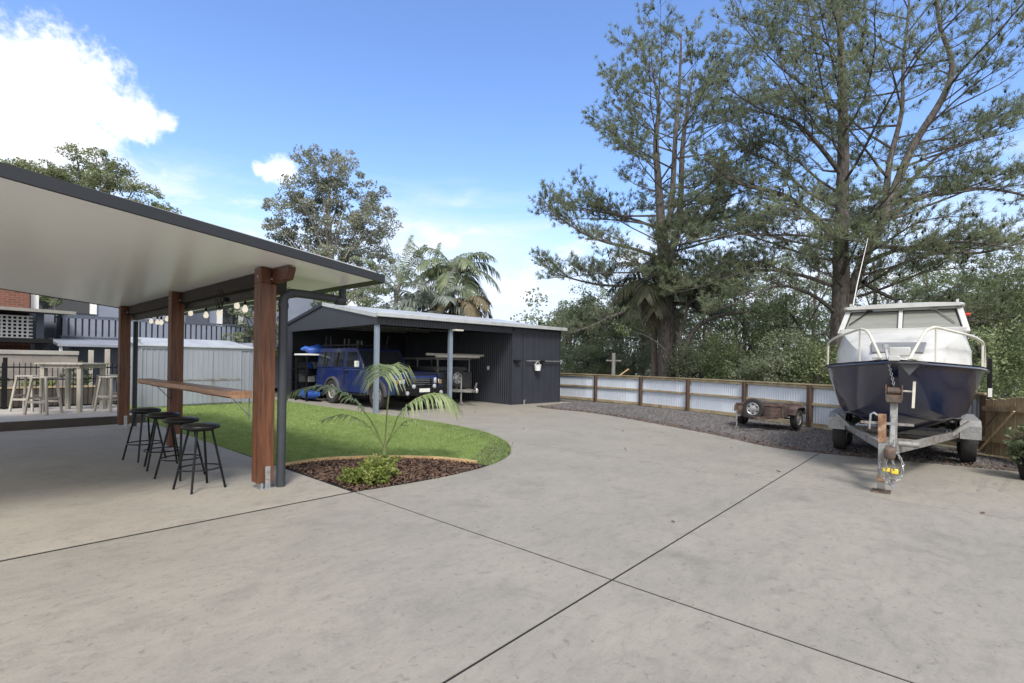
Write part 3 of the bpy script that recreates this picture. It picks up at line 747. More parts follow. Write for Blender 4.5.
# ================================================================== DECK, TABLE, STOOLS
dk = thing('timber_deck', 'low weathered grey timber deck with dark fascia behind the patio', 'deck', (0, 14, 0))
mb = MB()
for i in range(36):
    y = .02 + i * .092; mb.b2((-6, y, .15), (3.0, y + .086, .18))
mb.build('decking', 'deckwood', dk, smooth=0)
MB().b2((-6, -.02, 0), (3.02, .012, .172)).b2((3.004, .013, 0), (3.03, 3.3, .172)).build('fascia', 'deckfascia', dk, smooth=0, bevel=.003)
tb = thing('bar_table', 'square weathered teak bar table on the deck between four stools', 'table', (2.0, 15.9, .18), R(-45 + 4))
mb = MB()
for i in range(9): mb.b2((-.5 + i * .1115, -.5, 1.1), (-.5 + i * .1115 + .107, .5, 1.135))
mb.build('tabletop', 'teak', tb, bevel=.003)
MB().b2((-.42, -.44, 1.02), (.42, -.415, 1.098)).b2((-.42, .415, 1.02), (.42, .44, 1.098)).b2((-.44, -.414, 1.02), (-.415, .414, 1.098)).b2((.415, -.414, 1.02), (.44, .414, 1.098)).build('apron', 'teak', tb)
for sx in (-1, 1):
    for sy in (-1, 1): MB().bar((sx * .39, sy * .39, 0), (sx * .385, sy * .385, 1.1), .085, .085).build('leg', 'teak', tb, bevel=.004)
ts = thing('bar_stool', 'x', 'stool', (1.42, 15.3, .18), R(45 - 90), group='weathered teak bar stools')
mb = MB()
for i in range(4): mb.b2((-.19, -.15 + i * .0765, .8), (.19, -.15 + i * .0765 + .07, .83))
mb.build('seat', 'teak', ts, bevel=.004)
for sx in (-1, 1):
    for sy in (-1, 1): MB().bar((sx * .235, sy * .2, 0), (sx * .15, sy * .13, .8), .042, .042).build('leg', 'teak', ts, bevel=.003)
for sy in (-1, 1):
    f = .28 / .8; MB().bar((-(.235 - .085 * f), sy * (.2 - .07 * f), .28), ((.235 - .085 * f), sy * (.2 - .07 * f), .28), .03, .045).build('stretcher', 'teak', ts)
for sx in (-1, 1):
    f = .36 / .8; MB().bar((sx * (.235 - .085 * f), -(.2 - .07 * f), .36), (sx * (.235 - .085 * f), (.2 - .07 * f), .36), .03, .045).build('stretcher', 'teak', ts)
ts['label'] = 'weathered teak stool on the deck, left and front of the square table'
for (x, y), lab in zip(((1.25, 16.4), (2.6, 15.25), (2.72, 16.35)), ('weathered teak stool on the deck, left and behind the square table', 'weathered teak stool on the deck at the right, nearest the corner post', 'weathered teak stool on the deck, right and behind the square table')):
    dup(ts, (x, y, .18), R(-45 + random.uniform(-8, 8)) if x < 2 else R(45 + random.uniform(-8, 8)), lab)

# black picket fence behind the deck
pf = thing('picket_fence', 'black steel pool fence with thin pickets behind the deck', 'fence', (0, 17.2, 0))
MB().b2((-6, -.02, 1.17), (3.35, .02, 1.205)).b2((-6, -.0202, .87), (3.35, .0202, .9)).b2((-6, -.02, .2), (3.35, .02, .235)).build('rail', 'black', pf)
mb = MB(); x = -5.95
while x < 3.34:
    if not (min(abs(x - p) for p in (-1.5, .9, 3.3)) < .05): mb.b2((x - .008, -.0085, .19), (x + .008, .0085, 1.3))
    x += .1
mb.build('pickets', 'black', pf, kind='stuff')
for x in (-1.5, .9, 3.3): MB().b2((x - .04, -.04, 0), (x + .04, .04, 1.42)).build('post', 'black', pf, bevel=.004)

# planter and block wall
rw = thing('block_wall', 'pale block retaining wall with light capping behind the black fence', 'wall', (0, 20, 0))
MB().b2((-7, 0, 0), (2.6, .2, 1.5)).build('wall', 'blockwall', rw, smooth=0)
MB().b2((-7.02, -.04, 1.502), (2.62, .22, 1.62)).build('capping', 'capstone', rw, bevel=.006)
pb = thing('planter', 'low dark timber planter box along the block wall', 'planter', (0, 18.6, 0))
MB().b2((-6.5, 0, 0), (2.9, .06, .62)).b2((-6.5, .062, .0), (2.9, .9, .5)).build('planter_box', 'deckfascia', pb, smooth=0)
MB().b2((-6.52, -.02, .6), (2.92, .075, .65)).build('capping', 'railwood', pb)
for i, (x, h, lm, lab) in enumerate(((-.6, .5, 'shrubleaf', 'bright green leafy plant at the left end of the planter'), (.75, .62, 'bushleafgrey', 'greyish rounded plant in the planter left of the teak stools'), (1.6, .4, 'shrubleaf', 'low yellow green plant in the planter behind the teak table'), (2.5, .8, 'bushleafdark', 'dark bushy plant at the end of the planter near the garden shed'))):
    bushy_tree('planter_plant', lab, 'plant', (x, 19.0, .5), [((0, 0, h * .5), (.38, .3, h * .5))], 26, 26, .1, .09, lm, .015, limbs=6)
for (x, h, lab) in ((3.02, 1.66, 'weathered stub post beside the wall end, left one'), (3.42, 1.7, 'weathered stub post beside the zinc shed, right one')):
    tag(MB().b2((-.06, -.06, 0), (.06, .06, h)).build('stub_post', 'teak', bevel=.006), lab, 'post', 'stub posts'); COL.objects[-1].location = (x - .1, 20.1, 0)

# garden shed
def ribbed(p0, p1, z0, z1, pitch=.19, depth=.012, rib=.03, flip=1):
    """sheet with trapezoid ribs from p0 to p1 (xy)"""
    a = Vector((p0[0], p0[1])); b = Vector((p1[0], p1[1])); L = (b - a).length; d = (b - a) / L; n = Vector((-d.y, d.x)) * flip
    prof = []; s = 0
    while s < L:
        for ds, o in ((0, 0), (pitch - rib * 2, 0), (pitch - rib * 1.6, depth), (pitch - rib * .4, depth)):
            if s + ds < L: prof.append((s + ds, o))
        s += pitch
    prof.append((L, 0)); mb = MB()
    bot = [(a + d * s + n * o) for s, o in prof]
    mb.loft([[(p.x, p.y, z0), (p.x, p.y, z1)] for p in bot]); return mb
def merge(*ms):
    r = MB()
    for m in ms: r.add(m.v, m.f)
    return r
gs = thing('garden_shed', 'pale zinc garden shed with double sliding doors behind the lawn', 'shed', (3.72, 17.9, 0))
merge(ribbed((0, 0), (3.1, 0), .02, 1.8, .15, .018, flip=-1), ribbed((0, 0), (0, 2.4), .02, 2.0), ribbed((3.1, 0), (3.1, 2.4), .02, 2.0)).b2((.01, 2.39, .02), (3.09, 2.41, 2.0)).build('wall', 'zinc', gs, smooth=0)
mb = MB(); mb.add([(-.08, -.08, 1.8), (3.18, -.08, 1.8), (3.18, 2.5, 2.08), (-.08, 2.5, 2.08), (-.08, -.08, 1.84), (3.18, -.08, 1.84), (3.18, 2.5, 2.12), (-.08, 2.5, 2.12)], [(0, 3, 2, 1), (4, 5, 6, 7), (0, 1, 5, 4), (1, 2, 6, 5), (2, 3, 7, 6), (3, 0, 4, 7)])
mb.build('roof', 'roofmetal', gs, smooth=0)
for x0 in (1.05, 1.9):
    d = ribbed((x0, -.03), (x0 + .84, -.03), .06, 1.72, .14, .01, .02, flip=-1).build('door', 'zinc', gs, smooth=0)
    MB().b2((x0, -.05, .78), (x0 + .84, -.034, .83)).b2((x0 + (.8 if x0 < 1.5 else 0), -.05, .06), (x0 + (.84 if x0 < 1.5 else .04), -.034, .777)).build('door_brace', 'galvdull', d)
MB().b2((.0, -.035, 1.725), (3.1, -.012, 1.79)).b2((-.012, -.04, .02), (.03, -.0125, 1.72)).b2((3.07, -.04, .02), (3.11, -.0125, 1.72)).build('trim', 'zinc', gs)

# neighbours' houses
nh = thing('brick_house', 'red brick house with grey verandah, lattice and slatted balcony beyond the block wall', 'house', (2, 26, 0))
MB().b2((-8, 0, 0), (-.02, 7, 4.8)).build('wall', 'redbrick', nh, smooth=0)
MB().b2((-8, -2.2, 0), (-.15, -1.95, 2.02)).build('brick_base', 'redbrick', nh, smooth=0)
mb = MB(); mb.add([(-8.5, -3.2, 2.98), (.9, -3.2, 2.885), (.7, .0, 3.02), (-8.5, 0, 3.12), (-8.5, -3.2, 3.1), (.9, -3.2, 2.985), (.7, .0, 3.14), (-8.5, 0, 3.26)], [(0, 3, 2, 1), (4, 5, 6, 7), (0, 1, 5, 4), (1, 2, 6, 5), (2, 3, 7, 6), (3, 0, 4, 7)])
mb.build('verandah_roof', mat('beige_verandah', (.24, .23, .21), (.2, .19, .172), rough=.7), nh, smooth=0)
mb = MB(); x = -8
while x < -.15:
    mb.b2((x, -2.2, 2.04), (x + .05, -2.12, 2.76)); x += .125
z = 2.04
while z < 2.78:
    mb.b2((-8, -2.19, z), (-.1, -2.13, z + .045)); z += .12
mb.build('lattice', 'whitepaint', nh, smooth=0)
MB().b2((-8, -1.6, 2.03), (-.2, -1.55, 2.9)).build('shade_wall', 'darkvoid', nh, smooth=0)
MB().b2((-.02, -2.25, 0), (.18, -2.05, 2.9)).build('post', 'slatedark', nh)
# grey wing
MB().b2((.0, .3, 0), (12.5, 7, 5.0)).build('wall', 'slate', nh, smooth=0)
for (x0, x1, z0, z1) in ((.25, 1.75, 3.15, 4.3), (6.6, 7.3, 2.9, 4.1)):
    w = MB().b2((x0 - .22, .22, z0), (x0, .298, z1)).b2((x1, .22, z0), (x1 + .22, .298, z1)).b2((x0, .22, z1 - .1), (x1, .298, z1)).build('window', 'whitepaint', nh)
    MB().b2((x0 + .002, .25, z0), (x1 - .002, .27, z1 - .102)).build('pane', 'carglass', w)
MB().b2((5.1, .2, 2.9), (6.0, .297, 4.4)).build('door', 'slatedark', nh)
# balcony: floor, slatted balustrade
MB().b2((.75, -1.0, 2.05), (12.5, .29, 2.19)).build('balcony_floor', 'slatedark', nh)
mb = MB(); x = .8
while x < 12.4:
    mb.b2((x, -.99, 2.21), (x + .14, -.96, 2.92)); x += .2
y = -.9
while y < .25: mb.b2((.755, y, 2.21), (.785, y + .19, 2.92)); y += .195
mb.build('balusters', 'slate', nh, smooth=0)
MB().b2((.74, -1.02, 2.93), (12.5, -.93, 3.0)).b2((.74, -.928, 2.93), (.83, .29, 3.0)).b2((.84, -.955, 2.22), (12.4, -.925, 2.27)).build('handrail', 'slatedark', nh)
MB().b2((.76, -.9, 2.95 - .72), (12.4, -.86, 2.9)).build('balustrade_backing', 'slatedark', nh, smooth=0)
for x in (.85, 4.5, 8.2, 12.2): MB().b2((x, -.9, 0), (x + .15, -.7, 2.04)).build('post', 'slatedark', nh)
tag(bushy_tree('potted_plant', 'small green plant growing on the balcony of the brick house', 'plant', (2.55, 24.6, 2.95), [((0, .8, .75), (.35, .3, .35))], 14, 40, .14, .13, 'bushleaf', .02, limbs=4), 'small green plant growing on the balcony of the brick house', 'plant')
sr = thing('low_roof', 'low white steel awning roof just above the block wall', 'roof', (2.3, 21.5, 0))
mb = MB(); mb.add([(0, 0, 1.78), (2.6, 0, 1.78), (2.6, 2.4, 2.0), (0, 2.4, 2.0), (0, 0, 1.86), (2.6, 0, 1.86), (2.6, 2.4, 2.08), (0, 2.4, 2.08)], [(0, 3, 2, 1), (4, 5, 6, 7), (0, 1, 5, 4), (1, 2, 6, 5), (2, 3, 7, 6), (3, 0, 4, 7)])
mb.build('roof_sheet', 'zinc', sr, smooth=0); MB().b2((.05, .1, 0), (.13, .18, 1.778)).b2((2.45, .1, 0), (2.53, .18, 1.778)).build('post', 'whitepaint', sr)
sr = thing('low_roof', 'low black awning roof above the left of the block wall', 'roof', (-6, 21.6, 0))
MB().b2((0, 0, 1.86), (8.2, 2, 2.0)).build('roof_sheet', 'black', sr); MB().b2((.05, .1, 0), (.13, .18, 1.858)).b2((8.0, .1, 0), (8.08, .18, 1.858)).build('post', 'black', sr)

# ================================================================== CARPORT SHED
sx0, sx1, sy0, sy1, px = 8.05, 15.75, 12.5, 19.7, 13.27
ez, rzg = 2.73, 3.3; ym = (sy0 + sy1) / 2
sh = thing('carport_shed', 'charcoal steel shed with an open carport bay and gable end', 'shed', (sx0, sy0, 0), R(-5))
S = lambda x, y, z: (x - sx0, y - sy0, z)
merge(ribbed((px - sx0, .02), (px - sx0, sy1 - sy0 - .05), 0, 2.62, .115, .02, .032), ).build('partition', 'monument', sh, smooth=0)
MB().b2((.05, sy1 - sy0 - .04, 0), (sx1 - sx0, sy1 - sy0, 2.745)).build('rear_wall', 'monument', sh, smooth=0)
w = merge(ribbed((px - sx0 + .03, .0), (sx1 - sx0, .0), 0, 2.7, .3, .006, .02, flip=-1)).b2((sx1 - sx0 - .03, .01, 0), (sx1 - sx0, sy1 - sy0 - .05, 2.7)).build('side_wall', 'monument', sh, smooth=0)
MB().b2((px - sx0 - .035, -.03, 0), (px - sx0 + .028, .018, 2.55)).b2((sx1 - sx0 - .03, -.02, 0), (sx1 - sx0 + .015, .008, 2.7)).build('corner_trim', 'monument', sh)
MB().b2((px - sx0 + .5, -.012, 0), (px - sx0 + .52, -.007, 2.55)).build('seam', 'gutter_dark', sh)
# gable front
mb = MB(); P = [(-.06, 2.5), (sy1 - sy0 + .06, 2.5), (sy1 - sy0 + .06, ez), (ym - sy0, rzg), (-.06, ez)]
mt = Matrix(((0, 0, 1, 0), (1, 0, 0, 0), (0, 1, 0, 0), (0, 0, 0, 1)))
mb.prism(P, -.03, .01, mt); mb.build('gable', 'monument', sh, smooth=0)
for xg in (sx1 - sx0 - .031, px - sx0 + .03): MB().prism([(p, max(z, 2.6)) for p, z in P], xg, xg + .02, mt).build('gable', 'monument', sh, smooth=0)
for (ya, za, yb, zb) in ((-.08, ez, ym - sy0, rzg), (sy1 - sy0 + .08, ez, ym - sy0, rzg)):
    MB().bar((-.03, ya, za + .02), (-.03, yb, zb + .02), .09, .11).build('barge_cap', 'gutter_dark' if ya > 1 else 'roofmetal', sh)
MB().b2((-.02, sy1 - sy0 - .7, 0), (.02, sy1 - sy0, 2.498)).build('return_wall', 'monument', sh, smooth=0)
# fascia band along the open side, ribbed
ribbed((.012, -.05), (px - sx0 - .04, -.05), 2.5, 2.72, .1, .014, .026, flip=-1).build('fascia_band', 'monument', sh, smooth=0)
# roof
mb = MB(); o = .14
xa, xb = -.05, sx1 - sx0 + .12
mb.add([(xa, -o, ez), (xb, -o, ez), (xb, ym - sy0, rzg + .02), (xa, ym - sy0, rzg + .02), (xb, sy1 - sy0 + o, ez), (xa, sy1 - sy0 + o, ez)] +
       [(xa, -o, ez + .03), (xb, -o, ez + .03), (xb, ym - sy0, rzg + .05), (xa, ym - sy0, rzg + .05), (xb, sy1 - sy0 + o, ez + .03), (xa, sy1 - sy0 + o, ez + .03)],
       [(0, 3, 2, 1), (3, 5, 4, 2), (6, 7, 8, 9), (9, 8, 10, 11), (0, 1, 7, 6), (1, 2, 8, 7), (2, 4, 10, 8), (4, 5, 11, 10), (5, 3, 9, 11), (3, 0, 6, 9)])
mb.build('roof', 'roofmetal', sh, smooth=0)
MB().b2((xa - .02, -o - .1, ez - .02), (xb + .02, -o - .003, ez + .1)).build('gutter', 'roofmetal', sh, bevel=.01)
for y in (1.2, 2.4, 4.0, 5.2): MB().b2((.05, y, 2.58 + .1), (sx1 - sx0, y + .06, 2.74)).build('purlin', 'galvdull', sh)
for (x, y) in ((.06, .06), (2.6, .06)): MB().b2((x - .06, y - .06, 0), (x + .06, y + .06, 2.5)).build('post', 'bluepost', sh, bevel=.006)
MB().b2((2.55, -.3, 2.44), (2.85, -.08, 2.49)).build('flood_light', 'cream', sh, bevel=.01)
MB().b2((px - sx0 - .05, 1.2, 1.2), (px - sx0 - .021, 1.32, 1.34)).build('power_point', 'whitepaint', sh, bevel=.008)
rod = thing('wall_rod', 'pale rod on dark brackets fixed to the shed end wall', 'rod', (13.3, 12.0, 1.55), R(-5))
MB().tube([(.55, -.06, 0), (2.5, -.06, 0)], .018, 8).build('pole', 'galv', rod)
for x in (.12, 1.35): MB().b2((x - .12, -.09, -.05), (x + .12, .06, .02)).build('bracket', 'black', rod)
bk = thing('wall_bucket', 'small white bucket hanging from the rod on the shed wall', 'bucket', (14.38, 11.82, 1.2))
MB().lathe([(.1, 0), (.13, .2), (.14, .2), (.14, .22), (.12, .22), (.09, .01)], 16).build('bucket', 'whitepaint', bk)
MB().tube([(-.13, 0, .2), (-.08, 0, .29), (0, 0, .33), (.08, 0, .29), (.13, 0, .2)], .008, 6).build('handle', 'whitepaint', bk)
tag(MB().tube([(0, 0, 0), (0, 0, .16)], .03, 8).tube([(0, 0, .12), (.0, -.08, .16)], .015, 6).build('tap_stub', 'galvdull'), 'short metal standpipe at the foot of the shed wall', 'pipe').location = (13.75, 11.9, 0)

# ---------------------------------------------------------------- wheel helper
def wheel(parent, loc, r, w, axis='Y', rimm='galv', rimr=.6, spokes=6, name='wheel'):
    m = Matrix.Translation(loc) @ (Matrix.Rotation(R(90), 4, 'X') if axis == 'Y' else Matrix.Rotation(R(90), 4, 'Y'))
    h = w / 2
    ty = MB().lathe([(r * rimr, -h * .8), (r * .8, -h), (r * .95, -h * .92), (r, -h * .6), (r, h * .6), (r * .95, h * .92), (r * .8, h), (r * rimr, h * .8), (r * rimr * .96, 0), (r * rimr, -h * .8)], 30, m, False).build(name, 'rubber', parent, smooth=40)
    mb = MB()
    for sg in (-1, 1):
        mb.lathe([(r * rimr, sg * h * .78), (r * rimr * .93, sg * h * .86), (r * rimr * .85, sg * h * .6), (r * .3, sg * h * .5), (r * .16, sg * h * .72), (r * .1, sg * h * .75), (.001, sg * h * .76)], 24, m, False)
    nf = len(mb.f)
    for sg in (-1, 1):
        for k in range(spokes):
            a = 2 * math.pi * k / spokes
            mb.lathe([(r * .09, 0), (r * .09, .006)], 8, m @ Matrix.Translation((r * .43 * math.cos(a), r * .43 * math.sin(a), sg * h * .565 - .003)))
    rm = mb.build('rim', rimm, ty, smooth=40); rm.data.materials.append(M['darkvoid'])
    for p in list(rm.data.polygons)[nf:]: p.material_index = 1
    return ty

# ---------------------------------------------------------------- blue four wheel drive
car = thing('four_wheel_drive', 'dark blue four wheel drive with roof rack parked inside the carport', 'car', (9.62, 14.75, 0), R(-91))
def side_prism(poly, y0, y1):                         # poly in (x,z), extruded across y
    return Matrix(((1, 0, 0, 0), (0, 0, 1, 0), (0, 1, 0, 0), (0, 0, 0, 1)))
XZ = Matrix(((1, 0, 0, 0), (0, 0, 1, 0), (0, 1, 0, 0), (0, 0, 0, 1)))
def arch(cx, r, n=8): return [(cx + r * math.cos(math.pi * i / n), .42 + r * math.sin(math.pi * i / n)) for i in range(n + 1)]
low = [(2.25, .5), (2.25, .98), (2.1, 1.1), (.65, 1.18), (.5, 1.2), (-2.62, 1.2), (-2.68, 1.0), (-2.68, .5)] + [(x, z) for x, z in reversed(arch(-1.45, .43))] + [(.9, .42)] + [(x, z) for x, z in reversed(arch(1.35, .43))][1:] 
mb = MB(); mb.prism(low, -.86, .86, XZ); mb.build('body', 'bluepaint', car, bevel=.03)
up = lambda z: .86 - .09 * (z - 1.2) / .72
prof = [(.5, 1.203), (.07, 1.84), (-.12, 1.89), (-2.5, 1.89), (-2.62, 1.78), (-2.66, 1.203)]
mb = MB(); n = len(prof)
vs = [(x, -up(z), z) for x, z in prof] + [(x, up(z), z) for x, z in prof]
mb.add(vs, [tuple(range(n)), tuple(reversed(range(n, 2 * n)))] + [(i, n + i, n + (i + 1) % n, (i + 1) % n) for i in range(n)])
mb.build('cabin', 'bluepaint', car, bevel=.03)
for sg in (-1, 1):
    for (xa, xb, xc, xd) in ((.2, -.58, -.58, -.05), (-.8, -1.55, -1.55, -.8), (-1.68, -2.5, -2.46, -1.68)):
        z0, z1 = 1.27, 1.75; e = .012
        vs = [(xa, sg * (up(z0) + e), z0), (xb, sg * (up(z0) + e), z0), (xc, sg * (up(z1) + e), z1), (xd, sg * (up(z1) + e), z1)]
        vi = [(a, b - sg * .02, c) for a, b, c in vs]
        wf = MB().add(vs + vi, [(0, 1, 2, 3), (4, 7, 6, 5), (0, 4, 5, 1), (1, 5, 6, 2), (2, 6, 7, 3), (3, 7, 4, 0)]).build('side_window', 'carglass', car, smooth=0)
        if xb < -.7:
            xm = (xa + xb) / 2; MB().bar((xm, sg * (up(1.27) + .02), 1.27), (xm, sg * (up(1.75) + .02), 1.75), .03, .012).build('window_bar', 'black', wf)
    MB().b2((-.7, sg * .862, .55), (-.685, sg * .868, 1.2)).build('door_gap', 'black', car); MB().b2((.42, sg * .862, .55), (.435, sg * .868, 1.18)).build('door_gap', 'black', car)
    MB().b2((-.62, sg * .862, 1.08), (-.44, sg * .89, 1.12)).build('door_handle', 'black', car)
    MB().b2((.26, sg * .9, 1.26), (.33, sg * 1.05, 1.46)).build('mirror', 'plate' if sg < 0 else 'black', car, bevel=.02)
    for cx in (-1.45, 1.35):
        mb = MB(); out_ = [(cx + .5 * math.cos(math.pi * i / 12), .42 + .5 * math.sin(math.pi * i / 12)) for i in range(13)]; inn = [(cx + .43 * math.cos(math.pi * i / 12), .42 + .43 * math.sin(math.pi * i / 12)) for i in range(13)]
        mb.loft([[(o_[0], sg * .862, o_[1]), (o_[0], sg * .94, o_[1] - .01), (i_[0], sg * .94, i_[1]), (i_[0], sg * .862, i_[1])] for o_, i_ in zip(out_, inn)], closed=True, cap=True); mb.build('wheel_flare', 'greyflare', car)
        wheel(car, (cx, sg * .79, .41), .41, .26, rimm='galvdull')
    MB().b2((-.85, sg * .8, .36), (.75, sg * .93, .42)).build('side_step', 'black', car, bevel=.01)
    MB().b2((2.252, sg * .54, .8), (2.29, sg * .74, .98)).build('headlight', 'headlens', car, bevel=.02)
    MB().b2((2.2, sg * .76, .78), (2.27, sg * .85, .92)).build('indicator', 'amber', car, bevel=.01)
MB().b2((2.252, -.48, .72), (2.285, .48, .96)).build('grille', 'black', car)
mb = MB()
for z in (.76, .82, .88, .93): mb.b2((2.287, -.46, z), (2.3, .46, z + .018))
mb.build('grille_bar', 'chrome', car)
MB().add([(.5, -.72, 1.26), (.5, .72, 1.26), (.13, .68, 1.78), (.13, -.68, 1.78), (.47, -.72, 1.26), (.47, .72, 1.26), (.1, .68, 1.78), (.1, -.68, 1.78)], [(0, 1, 2, 3), (4, 7, 6, 5), (0, 4, 5, 1), (1, 5, 6, 2), (2, 6, 7, 3), (3, 7, 4, 0)]).build('windscreen', 'carglass', car, smooth=0)
bb = MB().b2((2.28, -.88, .46), (2.52, .88, .7)).build('bull_bar', 'black', car, bevel=.03)
MB().tube([(2.45, -.55, .62), (2.47, -.5, 1.08), (2.47, .5, 1.08), (2.45, .55, .62)], .03, 10).tube([(2.46, -.86, .6), (2.4, -.84, .95), (2.46, -.52, .98)], .026, 8).tube([(2.46, .86, .6), (2.4, .84, .95), (2.46, .52, .98)], .026, 8).build('bull_bar_hoop', 'black', bb)
MB().b2((2.522, -.19, .56), (2.53, .19, .67)).build('number_plate', 'plate', car)
for y in (-.38, .38): MB().lathe([(.0, 0), (.065, 0), (.065, .02), (.045, .035), (.0, .04)], 18, Matrix.Translation((2.5, y, .73)) @ Matrix.Rotation(R(90), 4, 'Y')).build('driving_light', 'lens', car)
for y in (-.62, .62): MB().lathe([(.0, 0), (.06, 0), (.06, .02), (.0, .03)], 14, Matrix.Translation((2.522, y, .54)) @ Matrix.Rotation(R(90), 4, 'Y')).build('fog_light', 'lens', car)
MB().tube([(1.2, -.82, 1.1), (.7, -.9, 1.25), (.13, -.83, 1.85), (.1, -.83, 2.0)], .035, 10).box((.14, -.83, 2.04), (.16, .09, .12)).build('snorkel', 'black', car)
rk = MB()
for x in (-2.4, -1.7, -1.0, -.35): rk.b2((x, -.72, 1.96), (x + .05, .72, 1.99))
for sg in (-1, 1):
    rk.b2((-2.5, sg * .72, 1.955), (-.1, sg * .76, 2.0))
    for x in (-2.3, -1.3, -.4): rk.b2((x, sg * .725, 1.87), (x + .05, sg * .755, 1.954))
rk.build('roof_rack', 'black', car)
MB().lathe([(.2, 0), (.38, .0), (.4, .1), (.38, .22), (.2, .22)], 24, Matrix.Translation((-2.95, .1, 1.0)) @ Matrix.Rotation(R(90), 4, 'Y')).build('spare_tyre', 'rubber', car)
MB().b2((-2.78, -.85, .45), (-2.682, .85, .62)).build('rear_bumper', 'greyflare', car, bevel=.02)

# ---------------------------------------------------------------- camper trailer in the carport
ct = thing('camper_trailer', 'dark camper trailer with racks and spare wheel parked beside the four wheel drive', 'trailer', (11.95, 14.3, 0), R(-93))
MB().b2((-1.9, -.8, .55), (.75, .8, 1.12)).build('tub', 'junk', ct, bevel=.02)
MB().b2((-1.9, -.72, 1.125), (.6, .72, 1.3)).build('cover', 'greyflare', ct, bevel=.05)
mb = MB()
for x in (-1.6, -.5, .7):
    for sg in (-1, 1): mb.bar((x, sg * .7, 1.1), (x, sg * .7, 1.55), .04, .04)
    mb.bar((x, -.78, 1.56), (x, .78, 1.56), .04, .04)
for sg in (-1, 0, 1): mb.bar((-1.9, sg * .7, 1.6), (1.0, sg * .7, 1.6), .04, .04)
mb.build('rack', 'framegrey', ct)
MB().tube([(.95, -.95, 1.67), (.95, .95, 1.67)], .06, 12).tube([(.6, -1.1, 1.72), (.6, 1.6, 1.72)], .045, 10).build('awning_roll', 'cream', ct)
wheel(ct, (.98, -.1, .92), .33, .2, 'X', 'galv', name='spare_wheel')
for sg in (-1, 1): wheel(ct, (-.6, sg * .9, .36), .36, .22, 'Y', 'galvdull')
MB().bar((.7, -.55, .5), (1.75, 0, .5), .06, .1).bar((.7, .55, .5), (1.75, 0, .5), .06, .1).bar((1.6, 0, .5), (1.95, 0, .5), .08, .08).bar((.98, -.1, .5), (.98, -.1, .95), .06, .06).build('drawbar', 'galvdull', ct)
MB().lathe([(.02, 0), (.05, .02), (.06, .1), (.03, .16)], 12, Matrix.Translation((1.95, 0, .44))).bar((1.85, 0, .58), (1.95, 0, .78), .03, .05).build('coupling', 'galv', ct)
MB().tube([(1.35, -.18, .12), (1.35, -.18, .85)], .028, 8).lathe([(.07, -.02), (.07, .02)], 14, Matrix.Translation((1.35, -.18, .07)) @ Matrix.Rotation(R(90), 4, 'X')).build('jockey_stand', 'galv', ct)

# ---------------------------------------------------------------- odds and ends in the carport
sf = thing('storage_shelf', 'black storage shelf with jumbled dark gear at the carport rear', 'shelf', (8.6, 18.7, 0))
mb = MB()
for z in (.1, .6, 1.1, 1.6): mb.b2((0, -.25, z), (1.5, .25, z + .03))
for x in (0, 1.46):
    for y in (-.25, .21): mb.b2((x, y, 0), (x + .04, y + .04, 1.75))
mb.build('rack', 'black', sf)
cols = ['whitepaint', 'junk', 'tarp', 'galvdull', 'junk', 'cream', 'slate']
kk = 0
for z in (.131, .631, 1.131):
    x = .08
    while x < 1.3:
        w_ = random.uniform(.14, .32); h_ = random.uniform(.12, .36); c_ = cols[kk % 7]; kk += 1
        nm = ['black', 'pale', 'blue', 'grey', 'dark', 'cream', 'slate'][(kk - 1) % 7]
        lv = {.131: 'bottom', .631: 'middle', 1.131: 'top'}[z]
        o = MB().b2((-w_ / 2, -.17, 0), (w_ / 2, .17, h_)).b2((-w_ / 2 - .008, -.178, h_ - .03), (w_ / 2 + .008, .178, h_ + .012)).build('storage_box', c_, bevel=.012)
        tag(o, 'lidded storage box among the gear on the %s level of the carport shelf' % lv, 'box', 'storage boxes on the %s shelf level' % lv); o.location = (8.6 + x + w_ / 2, 18.65, z); x += w_ + .06
ub = thing('white_bench', 'white topped bench standing in front of the carport shelf', 'bench', (8.4, 17.35, 0))
MB().b2((0, 0, 1.62), (1.0, .95, 1.68)).build('bench_top', 'whitepaint', ub, bevel=.01)
for x in (.02, .93):
    for y in (.03, .87): MB().b2((x, y, 0), (x + .05, y + .05, 1.618)).build('leg', 'black', ub)
tb_ = MB(); rings = []
for i in range(9):
    t_ = i / 8; r_ = .04 + .15 * math.sin(math.pi * min(1, t_ * 1.02)); rings.append([(-.5 + t_ * 1.15, r_ * 1.5 * math.cos(a), .16 + r_ * .9 * math.sin(a) + .04 * math.sin(i * 2)) for a in [2 * math.pi * j / 10 for j in range(10)]])
tb_.loft(rings, closed=True, cap=True); o = tag(tb_.build('tarp_bundle', 'tarp', smooth=50), 'bright blue tarp bundle lying on the white bench top', 'tarp'); o.location = (8.95, 17.8, 1.68); o.rotation_euler = (0, 0, R(-20))
ky = MB(); rings = []
for i in range(11):
    t_ = i / 10; w_ = .3 * math.sin(math.pi * (.04 + .92 * t_)) ; rings.append([(-1.1 + t_ * 2.2, w_ * math.cos(a), .2 + (.16 * math.sin(a)) * (.4 + w_ * 2) + .1 * (2 * t_ - 1) ** 2) for a in [2 * math.pi * j / 12 for j in range(12)]])
ky.loft(rings, closed=True, cap=True); o = tag(ky.build('kayak', 'tarp', smooth=60), 'bright blue kayak on the carport floor behind the vehicle', 'kayak'); o.location = (8.8, 17.9, .0); o.rotation_euler = (0, 0, R(80))
hc = thing('folding_chair', 'pale folding chair frame hanging high on the carport rear wall', 'chair', (12.3, 19.15, 1.85))
